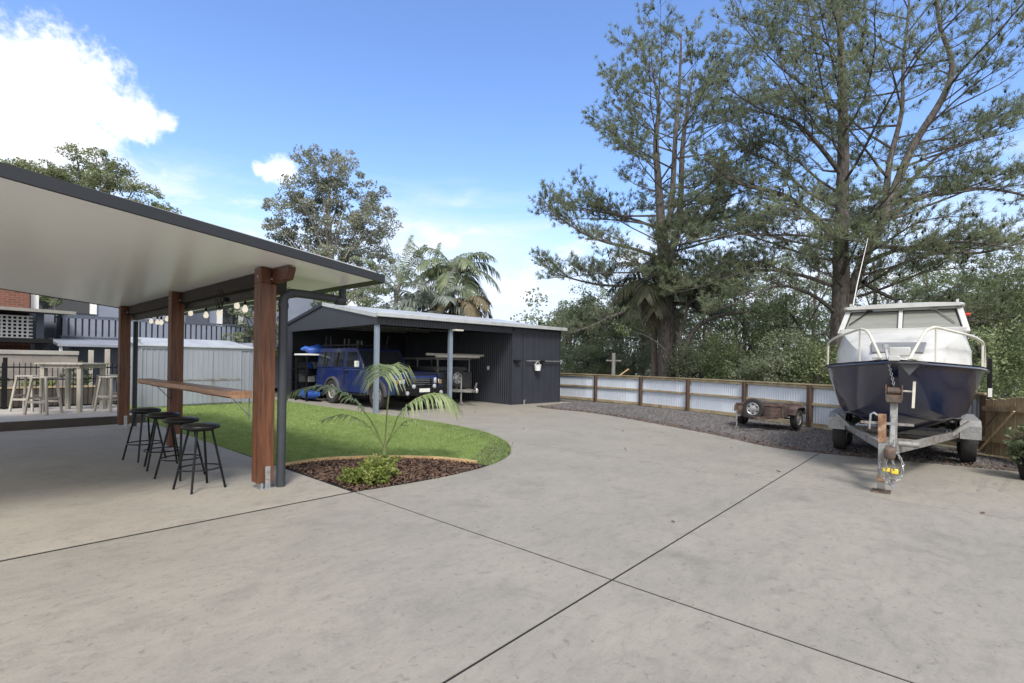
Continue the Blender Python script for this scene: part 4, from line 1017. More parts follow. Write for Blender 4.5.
MB().tube([(0, 0, .65), (.05, 0, .1), (.5, 0, .1), (.65, 0, .7)], .02, 6).tube([(.05, 0, .1), (.1, 0, -.3), (.6, 0, -.3), (.62, 0, .1)], .02, 6).build('frame', 'cream', hc)
for i, (x, z, m_) in enumerate(((11.0, 1.95, 'cream'), (10.2, 2.0, 'galvdull'), (11.6, 1.9, 'whitepaint'))):
    lab = ['cream length of hanging gear on the carport rear wall', 'grey coil of gear hung at the left of the carport rear wall', 'white loop of gear hung right on the carport rear wall'][i]
    mb = MB(); mb.tube([(-.1, 0, .4), (-.12, 0, 0), (.0, 0, -.15), (.1, 0, 0), (.08, 0, .4)], .03, 6); o = tag(mb.build('hung_gear', m_), lab, 'gear'); o.location = (x, 19.2, z)

# ================================================================== BOAT
BO = (7.7, .77, 0); BR = .061
bt = thing('motor_boat', 'navy blue hulled motor boat with white half cabin on a trailer', 'boat', BO, BR)
def bx(X): return X - 7.7
stn = [  # keel(x,z), chine(x,y,z), gun(x,y,z)
    ((8.72, 1.02), (8.66, .02, 1.18), (8.22, .04, 1.6)),
    ((8.9, .82), (8.85, .16, 1.04), (8.46, .2, 1.59)),
    ((9.15, .66), (9.12, .37, .9), (8.8, .42, 1.575)),
    ((9.6, .54), (9.55, .58, .8), (9.3, .68, 1.555)),
    ((10.2, .48), (10.2, .75, .76), (9.95, .97, 1.525)),
    ((11.2, .45), (11.2, .81, .74), (11.2, 1.1, 1.48)),
    ((12.6, .44), (12.6, .83, .73), (12.6, 1.1, 1.45)),
    ((14.1, .44), (14.1, .83, .73), (14.2, 1.06, 1.44))]
def section(k, c, gn):
    half = [(bx(k[0]), 0, k[1])]
    for t_ in (.33, .66): half.append((bx(k[0] + (c[0] - k[0]) * t_), c[1] * t_, k[1] + (c[2] - k[1]) * t_ - .01))
    half.append((bx(c[0]), c[1], c[2])); half.append((bx(c[0]) , c[1] + .025, c[2] + .012))
    for t_ in (.25, .5, .75):
        fl_ = t_ - .1 * math.sin(math.pi * t_)         # flare, concave below
        half.append((bx(c[0] + (gn[0] - c[0]) * t_), c[1] + .025 + (gn[1] - c[1] - .025) * (fl_ if c[1] < .7 else t_), c[2] + (gn[2] - c[2]) * t_))
    half.append((bx(gn[0]), gn[1], gn[2]))
    return [(x, -y, z) for x, y, z in reversed(half)][:-1] + half
# refine stations by spline
flat_ = [(*k, *c, *gn) for k, c, gn in stn]
ref = smooth_poly(flat_, 4)
secs = [section((p[0], p[1]), p[2:5], p[5:8]) for p in ref]
mb = MB(); mb.loft(secs); n = len(secs[0]); mb.f.append(tuple(range(n))); o_ = (len(secs) - 1) * n
mb.f.append(tuple(o_ + j for j in range(n)))
mb.build('hull', 'hull', bt, smooth=28)
# gunwale and deck
gunL = [(bx(p[5]), p[6], p[7]) for p in ref]
for sg in (-1, 1):
    MB().tube([(x, sg * (y + .004), z - .03) for x, y, z in gunL], .022, 6).build('rubbing_strip', 'gelwhite' if False else 'hull', bt, smooth=60)
rings = []
for (x, y, z) in gunL: rings.append([(x, -y + .0, z + .012), (x, -y * .6, z + .035), (x, 0, z + .05), (x, y * .6, z + .035), (x, y, z + .012)])
MB().loft(rings).build('deck', 'gelwhite', bt, smooth=50)
# cabin trunk (coach house)
tr = [(8.98, .3, .22, 1.65), (9.15, .42, .34, 1.72), (9.45, .57, .5, 1.85), (9.75, .72, .62, 1.98), (10.02, .83, .7, 2.08), (10.5, .88, .76, 2.1), (11.3, .89, .78, 2.1), (12.3, .89, .79, 2.08)]
tr = smooth_poly(tr, 3)
rings = []
for X_, wb, wt, zt_ in tr:
    zb = 1.5; x = bx(X_)
    rings.append([(x, -wb, zb), (x, -wb + .01, zb + (zt_ - zb) * .45), (x, -wt - .03, zt_ - .05), (x, -wt * .85, zt_), (x, 0, zt_ + .025), (x, wt * .85, zt_), (x, wt + .03, zt_ - .05), (x, wb - .01, zb + (zt_ - zb) * .45), (x, wb, zb)])
MB().loft(rings, cap=True).build('cabin_top', 'gelwhite', bt, smooth=40)
# hatch on the cabin front (follows the slope)
def trunk_z(X_): return float(np.interp(X_, [p[0] for p in tr], [p[3] for p in tr]))
mb = MB(); x0, x1 = 9.1, 9.42
pts = []
for X_, w_ in ((x0, .3), (x1, .33)):
    for y in (-w_, w_): pts += [(bx(X_), y, trunk_z(X_) + .012), (bx(X_), y, trunk_z(X_) + .05)]
mb.add(pts, [(0, 1, 3, 2), (4, 6, 7, 5), (0, 4, 5, 1), (2, 3, 7, 6), (0, 2, 6, 4), (1, 5, 7, 3)]); mb.build('hatch', 'greyhatch', bt, bevel=.015)
# windscreen frame: posts, panes
zb, zt2 = 2.05, 2.46; xb_, xt_ = bx(10.02), bx(10.42); wb, wt = .79, .71
cf = MB()
cf.bar((xb_, -wb, zb), (xt_, -wt, zt2), .075, .05).bar((xb_, wb, zb), (xt_, wt, zt2), .075, .05).bar((xb_, 0, zb + .02), (xt_, 0, zt2), .055, .045)
cf.bar((xb_ + .015, -wb, zb + .03), (xb_ + .015, wb, zb + .03), .05, .09).bar((xt_, -wt, zt2 - .02), (xt_, wt, zt2 - .02), .05, .07)
cf.build('windscreen_frame', 'gelwhite', bt, bevel=.006)
for sg in (-1, 1):
    a0 = (sg * .03, sg * (wb - .05)); a1 = (sg * .03, sg * (wt - .045)); dz = .055
    def W(y, t_): return (xb_ + (xt_ - xb_) * t_ + .012, y, zb + (zt2 - zb) * t_)
    vs = [W(a0[0], .14), W(a0[1], .14), W(a1[1], .92), W(a1[0], .92)]; vb = [(x + .02, y, z) for x, y, z in vs]
    pn = MB().add(vs + vb, [(0, 1, 2, 3), (4, 7, 6, 5), (0, 4, 5, 1), (1, 5, 6, 2), (2, 6, 7, 3), (3, 7, 4, 0)]).build('windscreen_pane', 'screenglass', bt, smooth=0)
    mb = MB()
    for i in range(4): mb.bar(Vector(vs[i]) - Vector((.006, 0, 0)), Vector(vs[(i + 1) % 4]) - Vector((.006, 0, 0)), .014, .014)
    mb.build('pane_seal', 'black', pn)
    p0 = Vector(W(sg * .42, .95)) - Vector((.035, 0, 0)); p1 = Vector(W(sg * (.66 if sg < 0 else .68), .38)) - Vector((.035, 0, 0))
    MB().bar(p0, p1, .016, .012).box(p0, (.03, .09, .03)).build('wiper', 'black' if sg > 0 else 'galvdull', bt)
    # side window wall of the wheelhouse
    vs = [(xb_ + .03, sg * wb, zb), (bx(12.0), sg * .8, 2.05), (bx(12.0), sg * .72, zt2), (xt_ + .03, sg * wt, zt2)]
    vb = [(x, y - sg * .03, z) for x, y, z in vs]
    sd = MB().add(vs + vb, [(0, 1, 2, 3), (4, 7, 6, 5), (0, 4, 5, 1), (1, 5, 6, 2), (2, 6, 7, 3), (3, 7, 4, 0)]).build('wheelhouse_side', 'gelwhite', bt, smooth=0)
    vs = [(xb_ + .25, sg * (wb - .005), zb + .08), (bx(11.85), sg * .792, 2.15), (bx(11.85), sg * .735, zt2 - .08), (xt_ + .15, sg * (wt + .015), zt2 - .08)]
    vb = [(x, y + sg * .012, z) for x, y, z in vs]
    MB().add(vs + vb, [(0, 1, 2, 3), (4, 7, 6, 5), (0, 4, 5, 1), (1, 5, 6, 2), (2, 6, 7, 3), (3, 7, 4, 0)]).build('side_pane', 'carglass', sd, smooth=0)
    # oval porthole on the trunk side
# roof with a slight camber
rings = []
for x, w_, dzz in ((bx(10.28), .72, -.01), (bx(10.34), .77, .0), (bx(11.2), .79, .01), (bx(12.25), .79, .0), (bx(12.3), .76, -.01)):
    rings.append([(x, -w_, 2.470), (x, w_, 2.470), (x, w_ + .012, 2.495), (x, w_ - .02, 2.520 + dzz), (x, w_ * .5, 2.545 + dzz), (x, 0, 2.552 + dzz), (x, -w_ * .5, 2.545 + dzz), (x, -w_ + .02, 2.520 + dzz), (x, -w_ - .012, 2.495)])
MB().loft(rings, closed=True, cap=True).build('roof', 'gelwhite', bt, smooth=45)
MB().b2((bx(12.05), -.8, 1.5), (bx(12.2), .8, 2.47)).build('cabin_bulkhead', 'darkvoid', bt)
for sg, dx in ((-1, -.08), (1, .06)):
    MB().box((bx(10.7), sg * .7, 2.57), (.3, .03, .05)).build('roof_rail', 'gelwhite', bt)
MB().lathe([(.03, 0), (.03, .05), (.02, .07), (.0, .075)], 12, Matrix.Translation((bx(10.6), .02, 2.55))).build('anchor_light', 'lens', bt)
MB().tube([(bx(10.9), .72, 2.45), (bx(10.93), .64, 3.0), (bx(11.0), .5, 3.8)], [.01, .008, .004], 6).build('antenna', 'whitepaint', bt)
MB().lathe([(.025, 0), (.025, .06), (.0, .065)], 8, Matrix.Translation((bx(10.7), -.8, 2.36)) @ Matrix.Rotation(R(90), 4, 'X')).build('side_light', mat('red_lens', (.6, .05, .02), rough=.2), bt)
# bow rails: both sides
for sg in (-1, 1):
    def gy(X_): return float(np.interp(bx(X_), [p[0] for p in gunL], [p[1] for p in gunL])), float(np.interp(bx(X_), [p[0] for p in gunL], [p[2] for p in gunL]))
    y, z = gy(8.55)
    path = [(bx(8.5), sg * .15, z + .03), (bx(8.6), sg * .22, z + .2), (bx(8.72), sg * .31, z + .4), (bx(8.8), sg * .375, z + .455), (bx(8.9), sg * .44, z + .465)]
    for X_, h in ((9.2, .455), (9.6, .425), (9.95, .38), (10.18, .33), (10.34, .22), (10.42, .12), (10.45, .02)):
        y, z = gy(X_); path.append((bx(X_), sg * (y - .03), z + h))
    MB().tube(smooth_poly(path, 4), .018, 10).build('bow_rail', 'cream', bt, smooth=60)
    for X_, h in ((8.86, .46), (10.1, .345)):
        y, z = gy(X_); MB().tube([(bx(X_), sg * (y - .03), z + .02), (bx(X_), sg * (y - .03), z + h)], .0125, 8).build('stanchion', 'cream', bt)
    MB().prism([(bx(8.42), sg * .11), (bx(8.62), sg * .14), (bx(8.66), sg * .26), (bx(8.46), sg * .24)], 1.62, 1.64).build('rail_foot', 'cream', bt)
# bow roller, anchor winch
MB().b2((bx(8.12), -.06, 1.59), (bx(8.75), .06, 1.66)).b2((bx(8.55), -.16, 1.662), (bx(8.75), .07, 1.78)).build('bow_roller', 'gelwhite', bt, bevel=.012)
MB().tube([(bx(8.3), .0, 1.6), (bx(8.3), .07, 1.62), (bx(8.35), .1, 1.78)], .02, 8).lathe([(.035, 0), (.035, .05)], 10, Matrix.Translation((bx(8.35), .1, 1.76))).build('bow_cleat', 'galv', bt)
MB().prism([(-.12, 0), (.12, 0), (.0, -.16)], -.04, .0, Matrix(((0, 0, 1, bx(8.24)), (1, 0, 0, -.16), (0, 1, 0, 1.57), (0, 0, 0, 1)))).b2((bx(8.16), -.34, 1.56), (bx(8.5), .06, 1.585)).build('anchor', 'greyflare', bt)
# outboard at the stern (mostly hidden)
MB().b2((bx(14.2), -.2, .75), (bx(14.55), .2, 1.65)).b2((bx(14.25), -.08, .3), (bx(14.45), .08, .748)).build('outboard', 'black', bt, bevel=.05)

# ---------------------------------------------------------------- boat trailer
tl = thing('boat_trailer', 'galvanised boat trailer carrying the navy boat with rusty jockey stand', 'trailer', BO, BR)
# A-frame
fr_ = MB()
for sg in (-1, 1):
    fr_.bar((.12, sg * .03, .5), (1.1, sg * .3, .5), .06, .1).bar((1.1, sg * .3, .5), (2.9, sg * .72, .48), .06, .1).bar((2.9, sg * .72, .48), (6.3, sg * .72, .45), .06, .1)
fr_.bar((1.1, -.32, .49), (1.1, .32, .49), .06, .08).bar((2.9, -.72, .46), (2.9, .72, .46), .06, .08).bar((4.6, -.72, .44), (4.6, .72, .44), .06, .08).bar((-.05, 0, .5), (.5, 0, .5), .08, .09)
fr_.build('frame', 'framegrey', tl, bevel=.004)
fr_ = MB()
for sg in (-1, 1):
    fr_.bar((3.3, sg * .55, .52), (6.0, sg * .6, .52), .08, .05)
    fr_.bar((2.5, sg * .64, .5), (2.6, sg * .85, .7), .05, .05)
fr_.build('bunk', 'galvdull', tl)
for x in (3.35, 4.1):
    MB().tube([(x, -.85, .34), (x, .85, .34)], .03, 8).build('axle', 'galvdull', tl)
    for sg in (-1, 1): wheel(tl, (x, sg * .87, .31), .31, .2, 'Y', 'galvdull')
# checker plate mudguards: sloped front
for sg in (-1, 1):
    P = [(2.82, .42), (2.82, .62), (2.95, .7), (4.5, .7), (4.62, .6), (4.62, .42), (4.6, .42), (4.6, .59), (4.49, .685), (2.96, .685), (2.835, .61), (2.835, .42)]
    MB().prism(P, sg * .75, sg * 1.0, XZ).build('mudguard', 'galvmid', tl, smooth=0)
# winch post
wp_ = MB().bar((.62, 0, .5), (.72, 0, 1.05), .08, .08, up=(1, 0, 0)).bar((.2, 0, .52), (.7, 0, .9), .05, .05).build('winch_post', 'galvdull', tl, bevel=.005)
MB().box((.68, .0, 1.1), (.16, .16, .1)).lathe([(.05, -.07), (.05, .07)], 14, Matrix.Translation((.66, 0, 1.2)) @ Matrix.Rotation(R(90), 4, 'X')).box((.68, -.085, 1.18), (.15, .012, .2)).box((.68, .085, 1.18), (.15, .012, .2)).build('winch', 'winchgrey', tl, bevel=.004)
MB().bar((.6, -.2, .99), (.62, -.21, 1.33), .03, .016).tube([(.66, -.09, 1.2), (.64, -.2, 1.2)], .012, 8).build('winch_handle', 'cream', tl)
mb = MB()                                                   # chain from winch to the bow
a = Vector((.66, 0, 1.26)); b = Vector((.56, .06, 1.58))
for i in range(11):
    c = a.lerp(b, (i + .5) / 11); mm = Matrix.Translation(c) @ Matrix.Rotation(R(90 * (i % 2)), 4, 'Z')
    mb.tube([mm @ Vector((.012 * math.cos(R(45 * k)), 0, .021 * math.sin(R(45 * k)))) for k in range(9)], .0045, 5, False)
mb.build('winch_chain', 'galv', tl)
# coupling, brake lever, chains, jockey stand
cp = MB().box((-.12, 0, .5), (.3, .1, .1)).lathe([(.045, -.07), (.06, -.03), (.055, .05), (.02, .07)], 14, Matrix.Translation((-.28, 0, .5)))  .build('coupling', 'winchgrey', tl, bevel=.006)
MB().tube([(-.1, -.03, .55), (.05, -.03, .62), (.2, -.03, .6)], .012, 6).lathe([(.035, -.1), (.035, .1)], 12, Matrix.Translation((.18, -.17, .57)) @ Matrix.Rotation(R(90), 4, 'X')).build('brake_cylinder', 'galvdull', cp)
js = MB().b2((-.115, .05, .04), (-.045, .12, .93)).build('jockey_stand', 'galvdull', tl, bevel=.004)
MB().b2((-.12, .045, .6), (-.041, .125, .94)).build('rusty_sleeve', 'rust', js, bevel=.004); MB().b2((-.118, .047, .12), (-.043, .123, .2)).build('rusty_sleeve', 'rust', js, bevel=.004)
MB().b2((-.19, -.01, 0), (.02, .18, .012)).b2((-.12, .045, .012), (-.04, .125, .04)).build('foot_plate', 'winchgrey', js)
MB().tube([(-.08, .13, .92), (-.08, .17, .95), (-.08, .2, .93), (-.08, .21, .75)], .012, 6).build('crank_handle', 'galv', js)
MB().b2((-.09, -.22, .815), (-.08, .3, .845)).build('cross_strap', 'galvdull', js)
def chain(pts, nm):
    mb = MB(); P = [Vector(p) for p in smooth_poly(pts, 6)]; s_ = 0; k = 0
    L = sum((P[i + 1] - P[i]).length for i in range(len(P) - 1)); n = int(L / .032)
    for i in range(n):
        t_ = (i + .5) / n * (len(P) - 1); j = int(t_); c = P[j].lerp(P[j + 1], t_ - j); d = (P[j + 1] - P[j]).normalized()
        q_ = d.to_track_quat('Z', 'Y').to_matrix().to_4x4(); mm = Matrix.Translation(c) @ q_ @ Matrix.Rotation(R(90 * (i % 2)), 4, 'Z')
        mb.tube([mm @ Vector((.013 * math.cos(R(60 * k)), 0, .022 * math.sin(R(60 * k)))) for k in range(7)], .0055, 5, False)
    mb.build(nm, 'galv', tl)
chain([(0, .06, .48), (-.14, .1, .36), (-.2, .06, .2), (-.22, .0, .14), (-.24, -.06, .22), (-.3, -.03, .42)], 'safety_chain')
chain([(0, -.06, .48), (-.1, -.12, .36), (-.14, -.1, .2), (-.2, -.05, .17), (-.26, .02, .24), (-.3, .03, .44)], 'safety_chain')
MB().box((-.26, .03, .3), (.03, .07, .05)).box((-.26, -.05, .29), (.03, .07, .06)).build('shackle', 'yellow', tl, bevel=.01)
MB().tube([(-.2, .02, .14), (-.22, -.03, .1), (-.2, -.05, .13)], .01, 6).build('light_plug', 'slate', tl)

# ================================================================== BOX TRAILER
bo = thing('box_trailer', 'old rusty box trailer with spare wheel parked against the pale fence', 'trailer', (13.75, 3.82, 0), R(180 - 6)); bo.scale = (.84, .84, .84)
# local +x = front (towards the driveway)
MB().b2((-.72, -.64, .36), (.7, .64, .4)).build('tray_floor', 'rustbody', bo)
for nm, a, b in (('front_panel', (.68, -.64, .33), (.71, .64, .66)), ('rear_panel', (-.74, -.64, .36), (-.71, .64, .66)), ('side_panel', (-.708, -.66, .36), (.678, -.63, .655)), ('side_panel', (-.708, .63, .36), (.678, .66, .655))):
    MB().b2(a, b).build(nm, 'rustbody', bo, bevel=.006)
mb = MB(); mb.b2((.69, -.68, .655), (.73, .68, .69)).b2((.712, -.67, .33), (.735, -.62, .654)).b2((.712, .62, .33), (.735, .67, .654)).b2((.712, -.02, .33), (.73, .03, .654)); mb.build('panel_rib', 'rustbody', bo)
for sg in (-1, 1):
    wheel(bo, (0.06, sg * .76, .29), .29, .17, 'Y', 'galvdull')
    P = [(.42, .42), (.38, .58), (.28, .64), (-.18, .64), (-.28, .58), (-.32, .42), (-.29, .42), (-.26, .56), (-.17, .61), (.27, .61), (.35, .56), (.39, .42)]
    MB().prism(P, sg * .665, sg * .88, XZ).build('mudguard', 'rustbody', bo)
wheel(bo, (.82, -.12, .55), .3, .16, 'X', 'galv', name='spare_wheel')
MB().bar((.7, -.5, .34), (1.35, .16, .34), .05, .07).bar((.7, .5, .34), (1.35, .16, .34), .05, .07).bar((-.7, 0, .33), (.7, 0, .33), .06, .06).build('drawbar', 'rustbody', bo)
MB().tube([(1.05, -.5, .0), (1.05, -.5, .5)], .02, 8).b2((1.0, -.55, 0), (1.1, -.45, .02)).bar((.7, -.5, .34), (1.05, -.5, .34), .04, .05).build('jockey_stand', 'galvdull', bo)
MB().tube([(.06, -.76, .29), (.06, .76, .29)], .025, 8).build('axle', 'black', bo)

# ================================================================== FENCES
fp = [(12.95, -.1), (13.67, 1.28), (14.64, 3.14), (15.58, 5.02), (16.31, 7.03), (17.0, 9.1), (17.4, 11.3), (17.7, 13.5), (18.0, 16.0)]
sf_ = thing('sheet_fence', 'long fence of pale corrugated sheets with timber rails and posts', 'fence', (14.64, 3.14, 0))
def fo(p, z=0.): return (p[0] - 14.64, p[1] - 3.14, z)
HT = 1.03
corr = MB(); railm = {k: MB() for k in ('cap_rail', 'mid_rail', 'plinth_board')}
for i in range(len(fp) - 1):
    a, b = Vector(fp[i]), Vector(fp[i + 1]); d = (b - a); L = d.length; d /= L; nrm = Vector((d.y, -d.x))  # away from the yard (+x side)
    n = int(L / .019); row = []
    for k in range(n + 1):
        s_ = L * k / n; p = a + d * s_ + nrm * (.078 + .012 * math.sin(2 * math.pi * s_ / .076)); row.append(p)
    corr.loft([[fo(p, .05), fo(p, HT - .01)] for p in row])
    A_, B_ = a + nrm * .04, b + nrm * .04
    railm['cap_rail'].bar(fo(A_ + nrm * .01, HT + .02), fo(B_ + nrm * .01, HT + .02), .11, .03)
    railm['mid_rail'].bar(fo(A_, .56), fo(B_, .56), .04, .06)
    railm['plinth_board'].bar(fo(A_ + nrm * .0, .05), fo(B_ + nrm * .0, .04), .04, .09)
    railm['cap_rail'].bar(fo(A_, HT - .045), fo(B_, HT - .035), .04, .06)
corr.build('sheeting', 'fencesheet', sf_, smooth=60)
for k, m_ in railm.items(): m_.build(k, 'railwood', sf_, smooth=0)
for i, p in enumerate(fp[:-1]): MB().box(fo(p, (HT + .0) / 2 - .05), (.1, .1, HT + .09), math.atan2(.888, .46)).build('post', 'postwood', sf_, bevel=.006)
# tall black post at the corner by the boat
cpz = thing('corner_post', 'tall black post with a white band at the fence corner', 'post', (12.75, -.16, 0))
MB().b2((-.035, -.035, 0), (.035, .035, 1.7)).build('post', 'black', cpz, bevel=.006); MB().b2((-.038, -.038, 1.0), (-.0, .02, 1.16)).build('band', 'whitepaint', cpz)
# paling fence on the right
pa = thing('paling_fence', 'weathered timber paling fence rising to the right of the boat', 'fence', (12.6, -.12, 0))
a = Vector((0, 0)); b = Vector((-3.4, -1.9)); L = (b - a).length; d = (b - a) / L; nn = Vector((-d.y, d.x)); k = int(L / .105)
for i in range(k):
    p = a + d * (i * .105 + .05); h = .98 + .11 * i * .105 + random.uniform(-.012, .012)
    mb = MB().box((p.x, p.y, h / 2 - .02), (.098, .018 + random.uniform(0, .006), h), math.atan2(d.y, d.x) + random.uniform(-.02, .02)); mb.build('paling', 'paling', pa, bevel=.003)
for z in (.25, .8):
    MB().bar((nn.x * -.05, nn.y * -.05, z), (b.x - nn.x * .05, b.y - nn.y * .05, z + .2), .04, .08).build('rail', 'paling', pa)
# timber offcuts leaning by the corner post
for i, (a_, b_, lab) in enumerate((((12.2, -.02, .05), (11.75, -.45, .82), 'long stick leaning across the fence corner beside the mudguard'), ((12.1, .1, .03), (11.6, -.55, .06), 'pale plank lying on the gravel by the paling fence'), ((12.35, .15, .02), (12.2, -.25, .75), 'short dark board leaning on the corner post'))):
    o = tag(MB().bar((0, 0, 0), Vector(b_) - Vector(a_), .03, .02).build('timber_offcut', 'paling' if i != 2 else 'postwood'), lab, 'timber'); o.location = a_
# bush at the right edge in a black pot
tp_ = thing('potted_shrub', 'dark leafy shrub in a black pot beside the paling fence', 'shrub', (9.95, -.62, 0))
MB().lathe([(.17, 0), (.22, .26), (.24, .27), (.24, .3), (.2, .3), (.18, .05)], 20).build('pot', 'black', tp_)
v, cl = crown_cloud([((0, 0, .5), (.3, .3, .3))], 60, 34, .1, .075); np_mesh('crown', v, 4, 'bushleafdark', tp_)
mb = MB()
for k in range(14): e = random.choice(cl); mb.tube(wob_line((0, 0, .26), e, 4, .06), [.012, .01, .008, .006, .003], 5)
mb.build('stem', 'twig', tp_)

# ================================================================== YOUNG PALM AND SHRUB IN THE BED
def frond(path, nleaf, ll, lw, start=.3, droop=.6, fold=.5, mbr=None, rr=.008, jitter=.12):
    """rachis along path (Vectors); returns leaflet quads (two per leaflet: base half and drooping tip half)"""
    P = [Vector(p) for p in smooth_poly(path, 6)]; n = len(P) - 1
    if mbr is not None: mbr.tube(P, [rr * (1 - .8 * i / n) + .001 for i in range(n + 1)], 5, False)
    out = []
    for i in range(nleaf):
        t_ = start + (1 - start) * (i + .5) / nleaf; j = min(int(t_ * n), n - 1); p = P[j].lerp(P[j + 1], t_ * n - j); d = (P[j + 1] - P[j]).normalized()
        sd = d.cross(Vector((0, 0, 1)))
        if sd.length < .15: sd = d.cross(Vector((FW.x, FW.y, 0)))
        sd.normalize(); upv = sd.cross(d).normalized()
        u = (t_ - start) / (1 - start); L = ll * (.45 + 1.1 * math.sin(math.pi * min(1, .18 + u * .78))) * .68
        for sg in (-1, 1):
            dr = (sd * sg + d * (.45 + .5 * u) + upv * (fold * .4) + Vector((random.gauss(0, jitter), random.gauss(0, jitter), random.gauss(0, jitter)))).normalized()
            l1 = L * random.uniform(.85, 1.1); w = dr.cross(upv).normalized() * (lw / 2); c_ = []
            for q_ in (0, .3, .65, 1): c_.append(p + dr * l1 * (q_ - droop * .25 * q_ ** 2) + Vector((0, 0, -droop * .62 * l1 * q_ ** 2)))
            ws = (.5, 1, .85, .1)
            for q_ in range(3): out += [c_[q_] - w * ws[q_], c_[q_] + w * ws[q_], c_[q_ + 1] + w * ws[q_ + 1], c_[q_ + 1] - w * ws[q_ + 1]]
    return out

yp = thing('young_palm', 'young feathery palm growing in the bark mulch bed', 'palm', (4.36, 6.5, -.02), math.atan2(RT.y, RT.x))
mb = MB(); lv = []
mb.tube([(0, 0, 0), (.0, 0, .15), (.01, 0, .32)], [.034, .03, .016], 10)
lv += frond([(0, 0, .2), (-.14, .0, .5), (-.3, -.02, .75), (-.52, -.05, .98), (-.85, -.08, 1.12), (-1.2, -.1, 1.07), (-1.47, -.12, .93)], 30, .36, .034, .34, .75, .7, mb, rr=.012)
lv += frond([(0, 0, .2), (.02, .03, .7), (.05, .04, 1.12), (.07, .02, 1.32), (.08, -.1, 1.43), (.09, -.34, 1.44), (.1, -.62, 1.3)], 24, .64, .026, .48, 1.0, .7, mb, jitter=.05, rr=.012)
lv += frond([(0, 0, .2), (.12, .0, .48), (.2, .02, .7), (.38, .03, .9), (.62, .02, 1.02), (.84, 0, 1.02), (1.03, -.02, .9)], 30, .6, .032, .34, 1.0, .45, mb, jitter=.05, rr=.012)
lv += frond([(0, 0, .2), (-.12, -.05, .42), (-.3, -.12, .62), (-.55, -.2, .72), (-.8, -.28, .66)], 16, .26, .022, .4, .7, .4, mb)
lv += frond([(0, 0, .2), (.14, -.04, .42), (.3, -.1, .6), (.48, -.16, .66), (.68, -.2, .58)], 14, .24, .022, .4, .7, .4, mb)
mb.build('stem', mat('green_stalk', (.2, .24, .09), (.13, .16, .06), rough=.5), yp, smooth=60)
np_mesh('fronds', np.array([tuple(p) for p in lv]), 4, 'palmyoung', yp)
sb_ = thing('low_shrub', 'low yellow green spreading shrub at the tip of the mulch bed', 'shrub', (3.62, 5.62, -.02))
v, cl = crown_cloud([((-.05, 0, .12), (.36, .32, .12)), ((.2, .16, .13), (.28, .24, .12)), ((-.16, -.1, .09), (.28, .25, .09))], 170, 30, .07, .045, .35); np_mesh('crown', v, 4, 'shrubleaf', sb_)
mb = MB()
for k in range(26): e = random.choice(cl); mb.tube(wob_line((0, 0, 0), e, 4, .08), [.01, .008, .006, .004, .002], 4)
mb.build('stem', 'twig', sb_)

